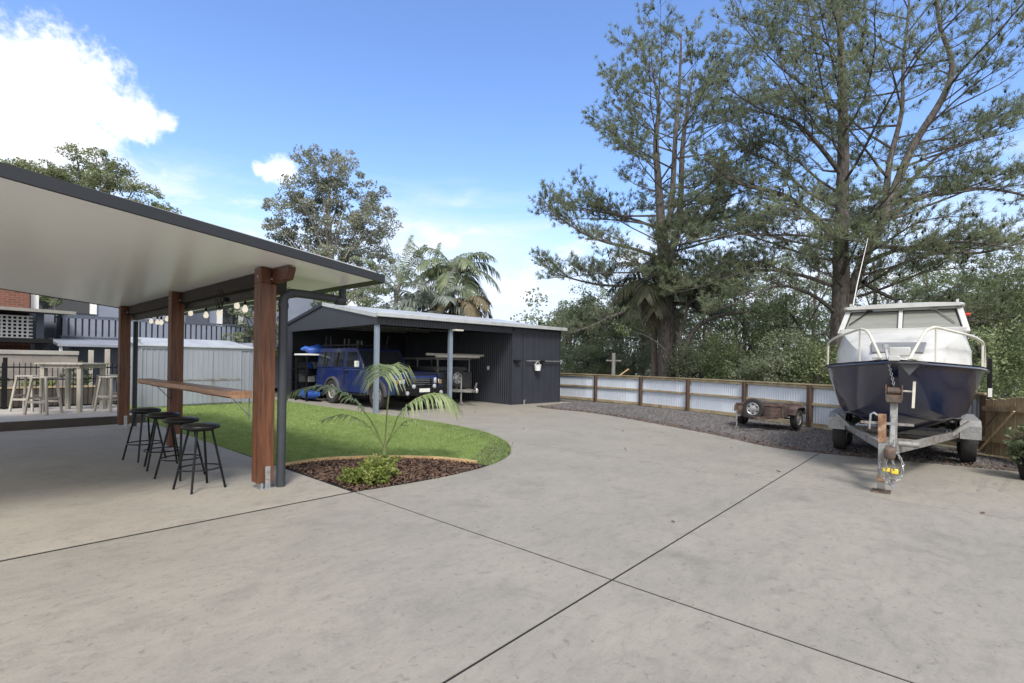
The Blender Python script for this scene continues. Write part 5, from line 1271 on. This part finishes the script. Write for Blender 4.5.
# ================================================================== TREES
def pine_one():
    P = Pine(); random.seed(21)
    trunk = P.stem([(0, 0, -.3), (-.02, 0, 2), (-.05, 0, 4.1), (-.16, .05, 5.6), (-.3, .1, 7.6)], .42, .23, 14)
    a = P.stem([(-.3, .1, 7.5), (-.45, .1, 9.2), (-.6, .1, 11.2), (-.5, .1, 12.6), (-.8, .0, 14.0)], .2, .035)
    b = P.stem([(-.12, .05, 5.2), (.25, .2, 6.6), (.57, .35, 8.1), (.65, .4, 10.9), (.85, .4, 12.8), (1.05, .4, 14.2)], .21, .035)
    c = P.stem([(-.25, .05, 6.6), (.02, -.15, 8), (.12, -.3, 11.2), (.25, -.3, 13.4), (.3, -.3, 15.5)], .16, .03)
    env = env_fn([(3, 3.6), (4.5, 4.6), (6.2, 5.1), (8.2, 5.1), (9.2, 3.9), (10.5, 3.7), (12.3, 3.9), (13.4, 3.6), (14.3, 2.8), (15, 1.8), (16.2, .7)])
    P.limb_at([(-.08, 0, 4.3), (-1.0, -.3, 4.0), (-2.2, -.6, 3.6), (-3.5, -.8, 3.0), (-4.4, -.9, 2.7)], .1, 1.0, .45)
    P.limb_at([(-.1, 0, 4.8), (-1.3, .4, 4.9), (-2.8, .8, 5.0), (-4.4, 1.0, 5.4), (-5.2, 1.1, 5.9)], .09, 1.1, .3)
    P.limb_at([(-.2, 0, 6.0), (-1.5, -.5, 6.3), (-3.2, -.9, 6.6), (-4.6, -1.0, 7.3), (-5.3, -1.1, 7.9)], .09, 1.15, .25)
    P.limb_at([(-.3, .1, 7.3), (-1.5, .3, 7.8), (-3.0, .6, 8.2), (-4.4, .7, 8.5)], .08, 1.15, .25)
    P.limb_at([(0, 0, 5.0), (1.3, -.3, 5.2), (2.8, -.6, 5.4), (4.2, -.8, 6.2)], .08, 1.1, .25)
    P.limb_at([(.5, .3, 7.6), (1.8, .2, 7.9), (3.2, .2, 7.7), (4.6, .1, 7.9)], .07, 1.1, .25)
    P.limb_at([(0, 0, 4.2), (1.2, .6, 4.1), (2.4, 1.0, 3.7), (3.6, 1.2, 3.6)], .07, 1.0, .3)
    for (x1, y1, z1, z0) in ((-1.2, -2.6, 4.9, 4.2), (.9, -2.8, 5.4, 4.8), (-.3, -3.2, 6.4, 5.6), (1.9, -2.0, 4.3, 3.9), (-2.2, -1.8, 5.6, 4.9), (.2, -2.4, 7.6, 6.6)):
        P.limb_at([(0, -.1, z0), (x1 * .35, y1 * .4, z0 + .25), (x1 * .7, y1 * .75, z1 - .05), (x1, y1, z1)], .055, 1.25, .2, .42)
    P.fill(a, 7.2, env, .35, math.pi, .84, .045)
    P.fill(b, 6.4, env, .35, 0., .84, .045)
    P.fill(c, 7.4, env, .4, None, .8, .045)
    P.fill(trunk, 3.6, env, .36, None, 1.0, .05)
    return P.finish('pine_tree', 'tall pine tree left of the boat, rising behind the rusty box trailer', loc_rd(155 * 22 / 512, 22), 'needles', 17, .185, .0105)
pine_one()

def pine_two():
    P = Pine(); random.seed(5)
    trunk = P.stem([(0, 0, -.3), (-.02, 0, 2), (.0, 0, 4.3), (-.03, 0, 6), (0, 0, 8.7), (-.07, 0, 11.2), (-.2, 0, 13.7), (-.1, 0, 17.0)], .36, .04, 14)
    b = P.stem([(.1, -.05, 3.4), (.55, -.2, 5.0), (1.1, -.35, 6.4), (1.9, -.5, 8.7), (2.9, -.6, 10.5), (3.15, -.6, 11.6), (2.75, -.5, 13.2), (2.9, -.4, 15.4)], .18, .035, 12)
    c = P.stem([(1.05, -.3, 6.2), (1.45, .0, 7.2), (1.75, .2, 8.7), (2.2, .3, 10.4), (2.3, .4, 11.9), (2.5, .4, 14.6)], .13, .03, 9)
    env = env_fn([(3, 4.2), (5, 5.4), (8, 5.6), (11, 5.0), (14, 4.4), (16, 3.0), (17.5, .6)])
    L = P.limb_at
    L([(-.25, 0, 5.9), (-1.2, -.3, 6.6), (-2.3, -.5, 7.2), (-3.9, -.7, 7.5), (-5.0, -.8, 8.2)], .13, 1.1, .3)
    L([(-.1, 0, 4.2), (-1.2, .4, 4.7), (-2.6, .7, 4.9), (-4.2, .9, 4.4), (-5.2, 1.0, 4.1)], .08, 1.15, .3)
    L([(-.1, 0, 3.3), (-1.3, -.5, 3.9), (-2.6, -.9, 4.1), (-3.8, -1.1, 3.6), (-4.6, -1.2, 3.3)], .075, 1.1, .35)
    L([(-.05, 0, 6.9), (-1.0, .5, 7.7), (-2.0, .8, 8.8), (-2.9, 1.0, 9.3), (-3.6, 1.1, 10.3)], .07, 1.1, .3)
    L([(0, 0, 8.0), (-.9, -.3, 8.8), (-1.9, -.5, 9.6), (-3.0, -.6, 9.9), (-4.3, -.7, 10.6)], .09, 1.1, .3)
    L([(1.2, -.35, 6.5), (2.4, -.6, 7.2), (4.0, -.8, 7.4), (5.5, -.9, 7.1), (6.4, -1.0, 6.4)], .09, .95, .3)
    L([(1.3, -.35, 6.8), (2.6, .2, 8.1), (4.0, .6, 9.2), (5.6, .9, 9.9), (6.8, 1.1, 11)], .075, .9, .35)
    L([(.8, -.2, 5.6), (2.0, -.8, 5.4), (3.6, -1.2, 5.2), (5.2, -1.5, 5.6), (6.4, -1.6, 5.3)], .08, 1.1, .25)
    L([(.6, -.2, 4.4), (1.8, .3, 4.0), (3.2, .5, 3.6), (4.8, .6, 3.4), (6.3, .7, 3.8)], .08, 1.0, .3)
    L([(.2, 0, 3.2), (1.6, -.3, 3.3), (3.4, -.5, 3.2), (5.2, -.6, 2.9)], .09, 1.0, .35)
    L([(0, 0, 6.2), (.8, .8, 6.8), (1.9, 1.6, 7.0), (3.0, 2.2, 7.3)], .09, 1.1, .3)
    L([(.0, 0, 4.6), (-.6, -1.2, 5.0), (-1.4, -2.4, 5.2), (-1.9, -3.4, 5.0)], .09, 1.2, .3)
    L([(.4, -.2, 4.9), (.8, -1.4, 5.2), (1.6, -2.6, 5.2), (2.2, -3.4, 4.9)], .09, 1.2, .3)
    for (x1, y1, z1, z0) in ((-.8, -2.4, 5.6, 4.8), (.6, -2.8, 4.7, 4.0), (1.6, -2.4, 6.0, 5.2), (-1.8, -2.0, 4.9, 4.2), (2.6, -1.8, 4.6, 3.9), (.2, -2.2, 6.8, 5.9), (3.4, -1.4, 5.3, 4.6)):
        P.limb_at([(min(.5, max(0, x1 * .3)), -.1, z0), (x1 * .4, y1 * .4, z0 + .25), (x1 * .7, y1 * .75, z1 - .05), (x1, y1, z1)], .055, 1.25, .2, .45)
    P.fill(trunk, 4.6, env, .4, math.pi, .84, .05, .22)
    P.fill(b, 5.6, env, .4, 0., .86, .048, .24)
    P.fill(c, 7.2, env, .46, None, .84, .045, .26)
    return P.finish('pine_tree', 'large forked pine tree spreading behind and above the boat', loc_rd(328 * 17.5 / 512, 17.5), 'needles', 16, .17, .0095)
pine_two()

# bare crooked tree under the pines, palms, bushes beyond the fence
def px_loc(u, d, z=0.): return loc_rd((u - 512) * d / 512, d, z)
def sph(*a): return [((x, y, z), (rx, ry, rz)) for x, y, z, rx, ry, rz in a]

bd = [  # u, depth, height, halfwidth, leaf mat, label
    (572, 34, 4.6, 2.2, 'bushleafdark', 'dark dense bush just right of the shed roof corner'),
    (600, 30, 4.2, 1.9, 'bushleafdark', 'dark round bush behind the power pole'),
    (640, 31, 4.6, 2.0, 'bushleafgrey', 'pale greyish bush left of the pine trunk'),
    (622, 40, 6.6, 2.8, 'bushleaf', 'taller green tree far behind the power pole'),
    (705, 29, 4.6, 2.2, 'bushleafgrey', 'greyish spreading bush right of the pine trunk'),
    (742, 25, 4.2, 2.0, 'bushleaf', 'mid green bush behind the box trailer'),
    (735, 36, 7.2, 3.2, 'bushleaf', 'tall green tree behind the box trailer'),
    (785, 23, 4.0, 1.9, 'bushleaf', 'green bush left of the boat above the fence'),
    (812, 30, 6.6, 2.8, 'bushleafgrey', 'pale green tree beyond the forked pine'),
    (880, 25, 5.4, 2.4, 'bushleafdark', 'dark bush hidden behind the boat cabin'),
    (955, 22, 5.0, 2.2, 'bushleaf', 'green bush right of the boat windscreen'),
    (1010, 18, 4.3, 1.9, 'bushleaf', 'leafy bush behind the paling fence at the right edge'),
    (1005, 28, 6.2, 2.6, 'bushleafgrey', 'pale tree at the right edge beyond the paling fence'),
    (925, 33, 6.4, 2.8, 'bushleaf', 'green tree beyond the boat roof'),
    (675, 38, 6.8, 3.0, 'bushleafdark', 'dark tall tree behind the pine trunk'),
    (1060, 17, 4.2, 2.0, 'bushleafdark', 'dark bush at the far right outside the yard'),
    (585, 25, 2.5, 1.5, 'bushleafdark', 'low dark bush against the far fence beside the shed'),
    (632, 24.5, 2.3, 1.3, 'bushleafgrey', 'low pale bush against the fence left of the palm trunk'),
    (700, 21, 2.4, 1.4, 'bushleafgrey', 'low pale bush against the fence right of the pine trunk'),
    (738, 19, 2.3, 1.4, 'bushleaf', 'low green bush against the fence above the box trailer'),
    (780, 17, 2.3, 1.3, 'bushleafgrey', 'low greyish bush against the fence left of the boat'),
    (815, 16.5, 2.2, 1.1, 'bushleaf', 'low green bush against the fence touching the boat bow rail'),
    (980, 12.5, 2.3, 1.1, 'bushleaf', 'low green bush behind the black corner post'),
]
for i, (u, d, h, w, lm, lab) in enumerate(bd):
    random.seed(100 + i); h *= 1.6 if h > 3.3 else 1.25; w *= 1.2
    bl_ = [((0, 0, h * .42), (w * .95, w * .8, h * .38)), ((-w * .6, 0, h * .17), (w * .55, w * .5, h * .17)), ((w * .6, 0, h * .17), (w * .55, w * .5, h * .17))]
    for k in range(5): a = random.uniform(0, 6.28); bl_.append(((math.cos(a) * w * .55, math.sin(a) * w * .5, h * random.uniform(.4, .78)), (w * random.uniform(.35, .55), w * .45, h * random.uniform(.16, .24))))
    bushy_tree('bushy_tree', lab, 'tree', px_loc(u, d), bl_, 190 if h > 3.3 else 120, 105, .4 if d < 30 else .5, .085 if d < 26 else .125, lm, .12, group='bushes and trees beyond the fence', limbs=16)
# distant wooded backdrop reads as one mass
pts = []
for i in range(520):
    u = random.uniform(520, 1150); d = random.uniform(48, 62); x, y, _ = px_loc(u, d)
    h = 8.6 + 1.6 * math.sin(u * .021) + random.uniform(-1, 1.2); pts.append(clump_points((x, y, random.uniform(.5, h)), (1.5, 1.5, 1.0), 46))
np_mesh('distant_wood', leaf_quads(np.vstack(pts), .42), 4, 'bushleafgrey', kind='stuff')
for (u, d, h, w, lab) in ((517, 44, 5.2, 1.5, 'small distant tree showing above the shed roof'), (545, 40, 4.9, 1.6, 'distant tree at the shed roof end')):
    bushy_tree('distant_tree', lab, 'tree', px_loc(u, d), [((0, 0, h * .62), (w, w, h * .34)), ((w * .5, 0, h * .5), (w * .8, w, h * .3))], 60, 60, .4, .22, 'bushleafdark', .12)

# crooked bare tree
ct_ = thing('crooked_tree', 'crooked thin tree with bare bent limbs beside the pine trunk', 'tree', px_loc(682, 21), math.atan2(RT.y, RT.x))
mb = MB()
def limb(pts, r0, r1): P_ = smooth_poly(pts, 4); k_ = len(P_) - 1; mb.tube(P_, [r0 + (r1 - r0) * i / k_ for i in range(k_ + 1)], 7)
limb([(0, 0, -.2), (.05, 0, 1.2), (.1, 0, 2.0), (.35, 0, 2.7), (.9, -.1, 3.3), (1.8, -.2, 3.6), (3.0, -.3, 3.65), (4.2, -.3, 3.4)], .16, .025)
limb([(.1, 0, 2.0), (.6, .1, 1.9), (1.4, .2, 1.5), (2.2, .3, 1.0), (2.9, .3, .7)], .06, .02)
limb([(0, 0, 1.3), (-.1, 0, 2.6), (.3, .1, 4.0), (.9, .2, 5.0)], .1, .02)
limb([(.9, -.1, 3.3), (1.6, -.3, 2.8), (2.2, -.5, 2.4), (3.2, -.6, 2.3)], .04, .012)
limb([(0, 0, 1.0), (-.5, .1, 1.9), (-1.3, .2, 2.6), (-2.3, .3, 2.9)], .07, .015)
mb.build('trunk', 'bark', ct_, smooth=60)
v, cl = crown_cloud([((1.2, .3, 4.6), (1.2, .9, .8)), ((3.4, -.3, 3.7), (1.0, .8, .5)), ((-2.2, .3, 3.0), (.7, .6, .4)), ((2.9, -.5, 2.5), (.6, .5, .3))], 60, 30, .28, .14); np_mesh('crown', v, 4, 'bushleaf', ct_)

def palm_tree(name, label, loc, h, nf, fl, lm, trunk_r, droop=1.0, el0=1.1, dead=0, leafw=.05, ll=.6, rz=0., group=None, seed=1, azbias=None, nleaf=34):
    random.seed(seed); t = thing(name, label, 'palm', loc, rz, group); mb = MB()
    mb.tube(wob_line((0, 0, -.3), (random.uniform(-.2, .2), random.uniform(-.2, .2), h), 8, .015), [trunk_r * (1.25 - .45 * i / 8) for i in range(9)], 12)
    mb.build('trunk', 'palmtrunk', t, smooth=60); top = Vector((0, 0, h)); mr = MB(); lv = []
    for k in range(nf):
        az = 2.4 * k + random.gauss(0, .2)
        if azbias is not None: az = azbias + random.gauss(0, 1.1)
        el = el0 - (k / nf) * (el0 + .35) * .9 + random.gauss(0, .1); L = fl * random.uniform(.8, 1.1)
        d = Vector((math.cos(az) * math.cos(el), math.sin(az) * math.cos(el), math.sin(el))); pts = [top]
        for s_ in range(6):
            pts.append(pts[-1] + d * (L / 6)); d = (d + Vector((0, 0, -.26 * droop * (.5 + s_ * .16)))).normalized()
        lv += frond(pts, nleaf, ll, leafw, .16, .9, .3, mr, .02)
    mr.build('stalks', 'palmtrunk', t, smooth=60); np_mesh('fronds', np.array([tuple(p) for p in lv]), 4, lm, t)
    if dead:
        lv = []
        for k in range(dead):
            az = random.uniform(0, 6.28); pts = [top - Vector((0, 0, .2)), top + Vector((math.cos(az) * .5, math.sin(az) * .5, -.3)), top + Vector((math.cos(az) * .8, math.sin(az) * .8, -1.0)), top + Vector((math.cos(az) * .9, math.sin(az) * .9, -fl * .7))]
            lv += frond(pts, 24, ll * .8, leafw, .2, 1.0, .2)
        np_mesh('dry_fronds', np.array([tuple(p) for p in lv]), 4, 'palmdead', t)
    return t
ra = math.atan2(RT.y, RT.x)
palm_tree('palm_tree', 'palm with long drooping fronds at the right above the shed roof', px_loc(454, 27), 6.1, 16, 2.6, 'palmleaf', .12, 1.6, 1.15, 2, .06, .95, seed=3, nleaf=40)
palm_tree('palm_tree', 'bright green feathery palm left above the shed roof', px_loc(398, 28), 5.3, 10, 3.2, 'palmleaf', .13, .65, 1.5, 0, .06, .7, seed=8, nleaf=36)
palm_tree('palm_tree', 'broad feathery palm in the middle above the shed roof', px_loc(432, 30), 5.8, 12, 3.2, 'palmleaf', .13, .9, 1.4, 1, .06, .8, seed=12, nleaf=38)
palm_tree('palm_tree', 'low silvery palm in front of the other palms behind the shed', px_loc(437, 25), 4.0, 15, 2.6, 'palmgrey', .12, 1.0, 1.2, 0, .07, .8, seed=14, nleaf=40)
palm_tree('palm_tree', 'low silvery palm left of the others behind the shed', px_loc(408, 25.5), 3.7, 12, 2.3, 'palmgrey', .12, .9, 1.3, 0, .06, .6, seed=15)
palm_tree('palm_tree', 'palm with dry brown skirt nearest the shed roof ridge', px_loc(463, 24.5), 4.3, 12, 1.9, 'palmdead', .12, 1.6, .5, 6, .06, .6, seed=17)
palm_tree('palm_tree', 'dark drooping palm beside the tall pine trunk', px_loc(655, 22.6), 5.0, 22, 2.7, 'palmdark', .13, 1.5, .9, 2, .05, .95, seed=19, nleaf=44)
# gum tree behind the shed
def gum():
    random.seed(33)
    d = 40; s = d / 512.; t = thing('gum_tree', 'tall grey green gum tree rising behind the palms and shed', 'tree', px_loc(328, d), ra)
    B = sph((-.2, 0, 16.4, 2.3, 2.2, 1.6), (-3.2, .4, 12.8, 2.0, 1.8, 1.5), (-1.2, -.6, 14.2, 2.2, 2, 1.5), (1.6, .3, 14.3, 2.4, 2.1, 1.6), (3.4, -.4, 12.2, 1.9, 1.7, 1.5), (.4, .8, 12.0, 2.6, 2.2, 1.6), (-3.9, 0, 11.0, 1.3, 1.2, .9), (-2.0, .6, 10.2, 1.8, 1.6, 1.1), (2.6, .6, 10.0, 2.2, 1.8, 1.3), (.2, -.4, 9.0, 1.9, 1.6, 1.0), (4.1, .2, 9.0, 1.1, 1, .8), (1.6, 0, 7.2, 1.8, 1.5, 1.0), (3.6, 0, 6.3, 1.6, 1.5, 1.2))
    B = [(c, (r[0] * 1.12, r[1] * 1.1, r[2] * 1.12)) for c, r in B]; v, cl = crown_cloud(B, 620, 74, .48, .19); np_mesh('crown', v, 4, 'gumleaf', t)
    mb = MB(); tr_ = [Vector(p) for p in smooth_poly([(0, 0, -.3), (.1, 0, 3), (-.1, 0, 6), (.05, 0, 9), (-.1, 0, 12.5), (-.2, 0, 16)], 3)]
    k = len(tr_) - 1; mb.tube(tr_, [.32 - .27 * i / k for i in range(k + 1)], 10)
    for (c, r) in B:
        for q_ in range(3):
            i = min(k - 1, max(3, int(k * (c[2] - random.uniform(2.2, 4.5)) / 16.3))); e = Vector(c) + Vector((random.gauss(0, r[0] * .4), random.gauss(0, .6), random.gauss(0, r[2] * .4)))
            mb.tube(wob_line(tr_[i], e, 6, .06, -.05), [.1, .085, .07, .055, .04, .025, .012], 6)
    mb.build('trunk', 'gumbark', t, smooth=60)
gum()
# the tree behind the patio roof on the left
def left_trees():
    random.seed(41)
    B = sph((-2.6, 0, 12.0, 1.5, 1.4, .55), (-1.2, .4, 13.0, 1.5, 1.4, .6), (.5, -.3, 14.3, 1.3, 1.2, .6), (.2, .2, 13.2, 1.6, 1.4, .55), (1.9, .2, 13.5, 1.5, 1.3, .6), (1.6, -.5, 12.4, 1.7, 1.5, .6), (3.4, 0, 12.2, 1.4, 1.3, .6), (4.6, .2, 11.0, 1.3, 1.3, .55), (5.6, 0, 9.9, 1.1, 1.1, .5), (-1.8, -.4, 11.0, 2.0, 1.6, .7), (.6, .4, 11.4, 2.2, 1.8, .8), (3.0, -.2, 10.6, 2.0, 1.7, .8), (-3.4, .2, 10.6, 1.3, 1.3, .6), (1.5, 0, 9.4, 3.0, 2.2, .9))
    t = bushy_tree('broad_tree', 'spreading light green tree crown rising above the patio roof at the left', 'tree', px_loc(80, 33), B, 420, 80, .4, .15, 'leftleaf', .35, limbs=34, flat=.25, trunk_top=11)
    t.rotation_euler = (0, 0, ra)
    random.seed(43)
    B = sph((-1.5, 0, 13.2, 1.3, 1.3, .6), (.3, .3, 13.5, 1.4, 1.3, .6), (1.6, 0, 12.9, 1.1, 1.2, .55), (-.2, 0, 12.2, 2.2, 1.8, .7), (-2.9, 0, 13.8, 1.0, 1.0, .6))
    t = bushy_tree('broad_tree', 'smaller light green tree crown left of the spreading one above the roof', 'tree', px_loc(30, 33), B, 170, 80, .4, .15, 'leftleaf', .3, limbs=14, flat=.25, trunk_top=10.5)
    t.rotation_euler = (0, 0, ra)
left_trees()
# foliage seen under the patio gutter, left of the shed
bushy_tree('garden_tree', 'pale leafy garden tree between the grey house and the shed', 'tree', (9.6, 24.5, 0), [((0, 0, 3.2), (1.6, 1.4, 1.5)), ((.8, 0, 2.4), (1.3, 1.2, 1.0)), ((-.2, .3, 4.2), (1.2, 1.1, .8))], 80, 60, .3, .15, 'bushleafgrey', .1)
bushy_tree('garden_tree', 'yellowish leafy tree behind the shed gable', 'tree', (13.5, 27.5, 0), [((0, 0, 4.6), (2.4, 2.0, 1.7)), ((2.2, 0, 4.2), (1.8, 1.4, 1.3)), ((-1.5, .4, 4.0), (1.6, 1.4, 1.2))], 110, 60, .38, .19, 'bushleaf', .14)

# power pole
pp = thing('power_pole', 'grey timber power pole with crossarm standing among the bushes', 'pole', px_loc(613.5, 20.4))
MB().tube([(0, 0, -.3), (0, 0, 1.92)], [.085, .075], 10).build('pole', 'framegrey', pp)
MB().bar((-.26, .18, 1.62), (.26, -.18, 1.62), .045, .05).build('crossarm', 'framegrey', pp); MB().bar((.05, -.12, .95), (.5, -.4, 1.3), .04, .04).build('stay', 'edging', pp)

# ================================================================== SKY, SUN, CAMERA
def pix_dir(u, v):
    x = (u - 512) / 512.; y = -(v - 362) / 512.; c, s_ = math.cos(R(.9)), math.sin(R(.9))
    r = x * c - y * s_; upw = x * s_ + y * c
    return (FW + RT * r + Vector((0, 0, upw))).normalized()
w = bpy.data.worlds.new('World'); SC.world = w; w.use_nodes = True
nt = w.node_tree; N = nt.nodes; L = nt.links; N.clear()
out = N.new('ShaderNodeOutputWorld'); bg = N.new('ShaderNodeBackground'); L.new(bg.outputs[0], out.inputs[0])
SUN_DIR = Vector((-.55, -.65, 1.0)).normalized()
sky = N.new('ShaderNodeTexSky'); sky.sky_type = 'NISHITA'; sky.sun_disc = False
sky.sun_elevation = math.asin(SUN_DIR.z); sky.sun_rotation = math.atan2(SUN_DIR.x, SUN_DIR.y); sky.air_density = 1.0; sky.dust_density = .4; sky.ozone_density = 2.0
tc = N.new('ShaderNodeTexCoord'); D = tc.outputs['Generated']
def math_(op, a, b=None, clampv=False):
    m = N.new('ShaderNodeMath'); m.operation = op; m.use_clamp = clampv
    for i, x in enumerate((a, b)):
        if x is None: continue
        if isinstance(x, (int, float)): m.inputs[i].default_value = x
        else: L.new(x, m.inputs[i])
    return m.outputs[0]
def vdist(p):
    v = N.new('ShaderNodeVectorMath'); v.operation = 'DISTANCE'; L.new(D, v.inputs[0]); v.inputs[1].default_value = p; return v.outputs['Value']
def smooth(x, a, b):
    m = N.new('ShaderNodeMapRange'); m.interpolation_type = 'SMOOTHSTEP'; L.new(x, m.inputs[0]); m.inputs[1].default_value = a; m.inputs[2].default_value = b; return m.outputs[0]
blobs = [((-40, 95), .13), ((5, 80), .085), ((50, 72), .07), ((82, 88), .065), ((108, 106), .055), ((140, 122), .036), ((166, 122), .018), ((25, 130), .1), ((-60, 190), .2), ((75, 135), .06), ((284, 173), .03), ((272, 172), .022), ((260, 169), .014)]
f = None
for (u, v), r_ in blobs:
    x = math_('SUBTRACT', 1.0, math_('DIVIDE', vdist(pix_dir(u, v)), r_)); f = x if f is None else math_('MAXIMUM', f, x)
cn = noise(N, L, D, 9, 9, .62, .3); cn2 = noise(N, L, D, 34, 6, .6, .2); cn3 = noise(N, L, D, 95, 5, .6, .2)
fld = math_('ADD', f, math_('MULTIPLY', math_('SUBTRACT', cn.outputs['Fac'], .5), 1.3)); fld = math_('ADD', fld, math_('MULTIPLY', math_('SUBTRACT', cn2.outputs['Fac'], .5), .95))
fld = math_('ADD', fld, math_('MULTIPLY', math_('SUBTRACT', cn3.outputs['Fac'], .5), .8)); cloud = smooth(fld, -.1, .75)
# pale streaky bank low over the horizon
sep = N.new('ShaderNodeSeparateXYZ'); L.new(D, sep.inputs[0]); z = sep.outputs[2]
stv = mapping(N, L, D, (1, 1, 4.5)); sn = noise(N, L, stv, 3.2, 7, .6, .4)
zz_ = math_('ADD', z, math_('MULTIPLY', math_('SUBTRACT', sn.outputs['Fac'], .5), -.34))
bank = smooth(zz_, .33, .12); bank = math_('MULTIPLY', bank, .93)
lowp = noise(N, L, mapping(N, L, D, (1, 1, 2.2)), 5.5, 8, .6, .3); puff = math_('MULTIPLY', smooth(lowp.outputs['Fac'], .5, .66), smooth(z, .36, .2))
# unseen sky overhead and behind the camera: bright broken cloud added as soft fill
dt = N.new('ShaderNodeVectorMath'); dt.operation = 'DOT_PRODUCT'; L.new(D, dt.inputs[0]); dt.inputs[1].default_value = tuple((FW + Vector((0, 0, .28))).normalized())
bn = noise(N, L, D, 2.2, 6, .6); beh = math_('ADD', dt.outputs['Value'], math_('MULTIPLY', math_('SUBTRACT', bn.outputs['Fac'], .5), .5)); beh = smooth(beh, .62, .3); beh = math_('MULTIPLY', beh, .92)
shade = noise(N, L, D, 4.5, 6, .6)
cc = ramp(N, [(.34, (4.2, 4.45, 4.8)), (.6, (6.6, 6.6, 6.6))]); L.new(shade.outputs['Fac'], cc.inputs[0])
hs = N.new('ShaderNodeHueSaturation'); hs.inputs['Saturation'].default_value = 1.13; hs.inputs['Value'].default_value = 1.28; hs.inputs['Hue'].default_value = .509; L.new(sky.outputs[0], hs.inputs['Color'])
c = mixc(N, L, bank, hs.outputs[0], (3.95, 4.4, 5.25))
c = mixc(N, L, math_('MULTIPLY', puff, .8), c, (4.9, 5.1, 5.45))
c = mixc(N, L, cloud, c, cc.outputs[0])
c = mixc(N, L, beh, c, cc.outputs[0])
L.new(c, bg.inputs[0]); bg.inputs[1].default_value = .1

sl = bpy.data.lights.new('sun', 'SUN'); sl.energy = 1.9; sl.angle = R(16); sl.color = (1, .95, .87)
so = bpy.data.objects.new('sun', sl); COL.objects.link(so); so.rotation_euler = (-SUN_DIR).to_track_quat('-Z', 'Y').to_euler()

cam = bpy.data.cameras.new('camera'); co = bpy.data.objects.new('camera', cam); COL.objects.link(co)
cam.sensor_width = 36; cam.lens = 18; cam.clip_end = 2000; cam.clip_start = .05; cam.shift_y = (362 - 341.5) / 1024
rl = R(.9); c, s_ = math.cos(rl), math.sin(rl); U = Vector((0, 0, 1))
xr = RT * c - U * (-s_) * 1.0; 
# picture right and up, with the slight roll of the photograph
xr = RT * c + U * (-s_) * -1.0 if False else RT * c + U * s_ * 1.0
yu = U * c - RT * s_
co.matrix_world = Matrix(((xr.x, yu.x, -FW.x, 0), (xr.y, yu.y, -FW.y, 0), (xr.z, yu.z, -FW.z, CAMH), (0, 0, 0, 1)))
SC.camera = co
SC.view_settings.view_transform = 'Standard'; SC.view_settings.look = 'None'; SC.view_settings.exposure = 1.22; SC.view_settings.gamma = 1
SC.cycles.max_bounces = 8; SC.cycles.transparent_max_bounces = 12
SC.cycles.use_denoising = True
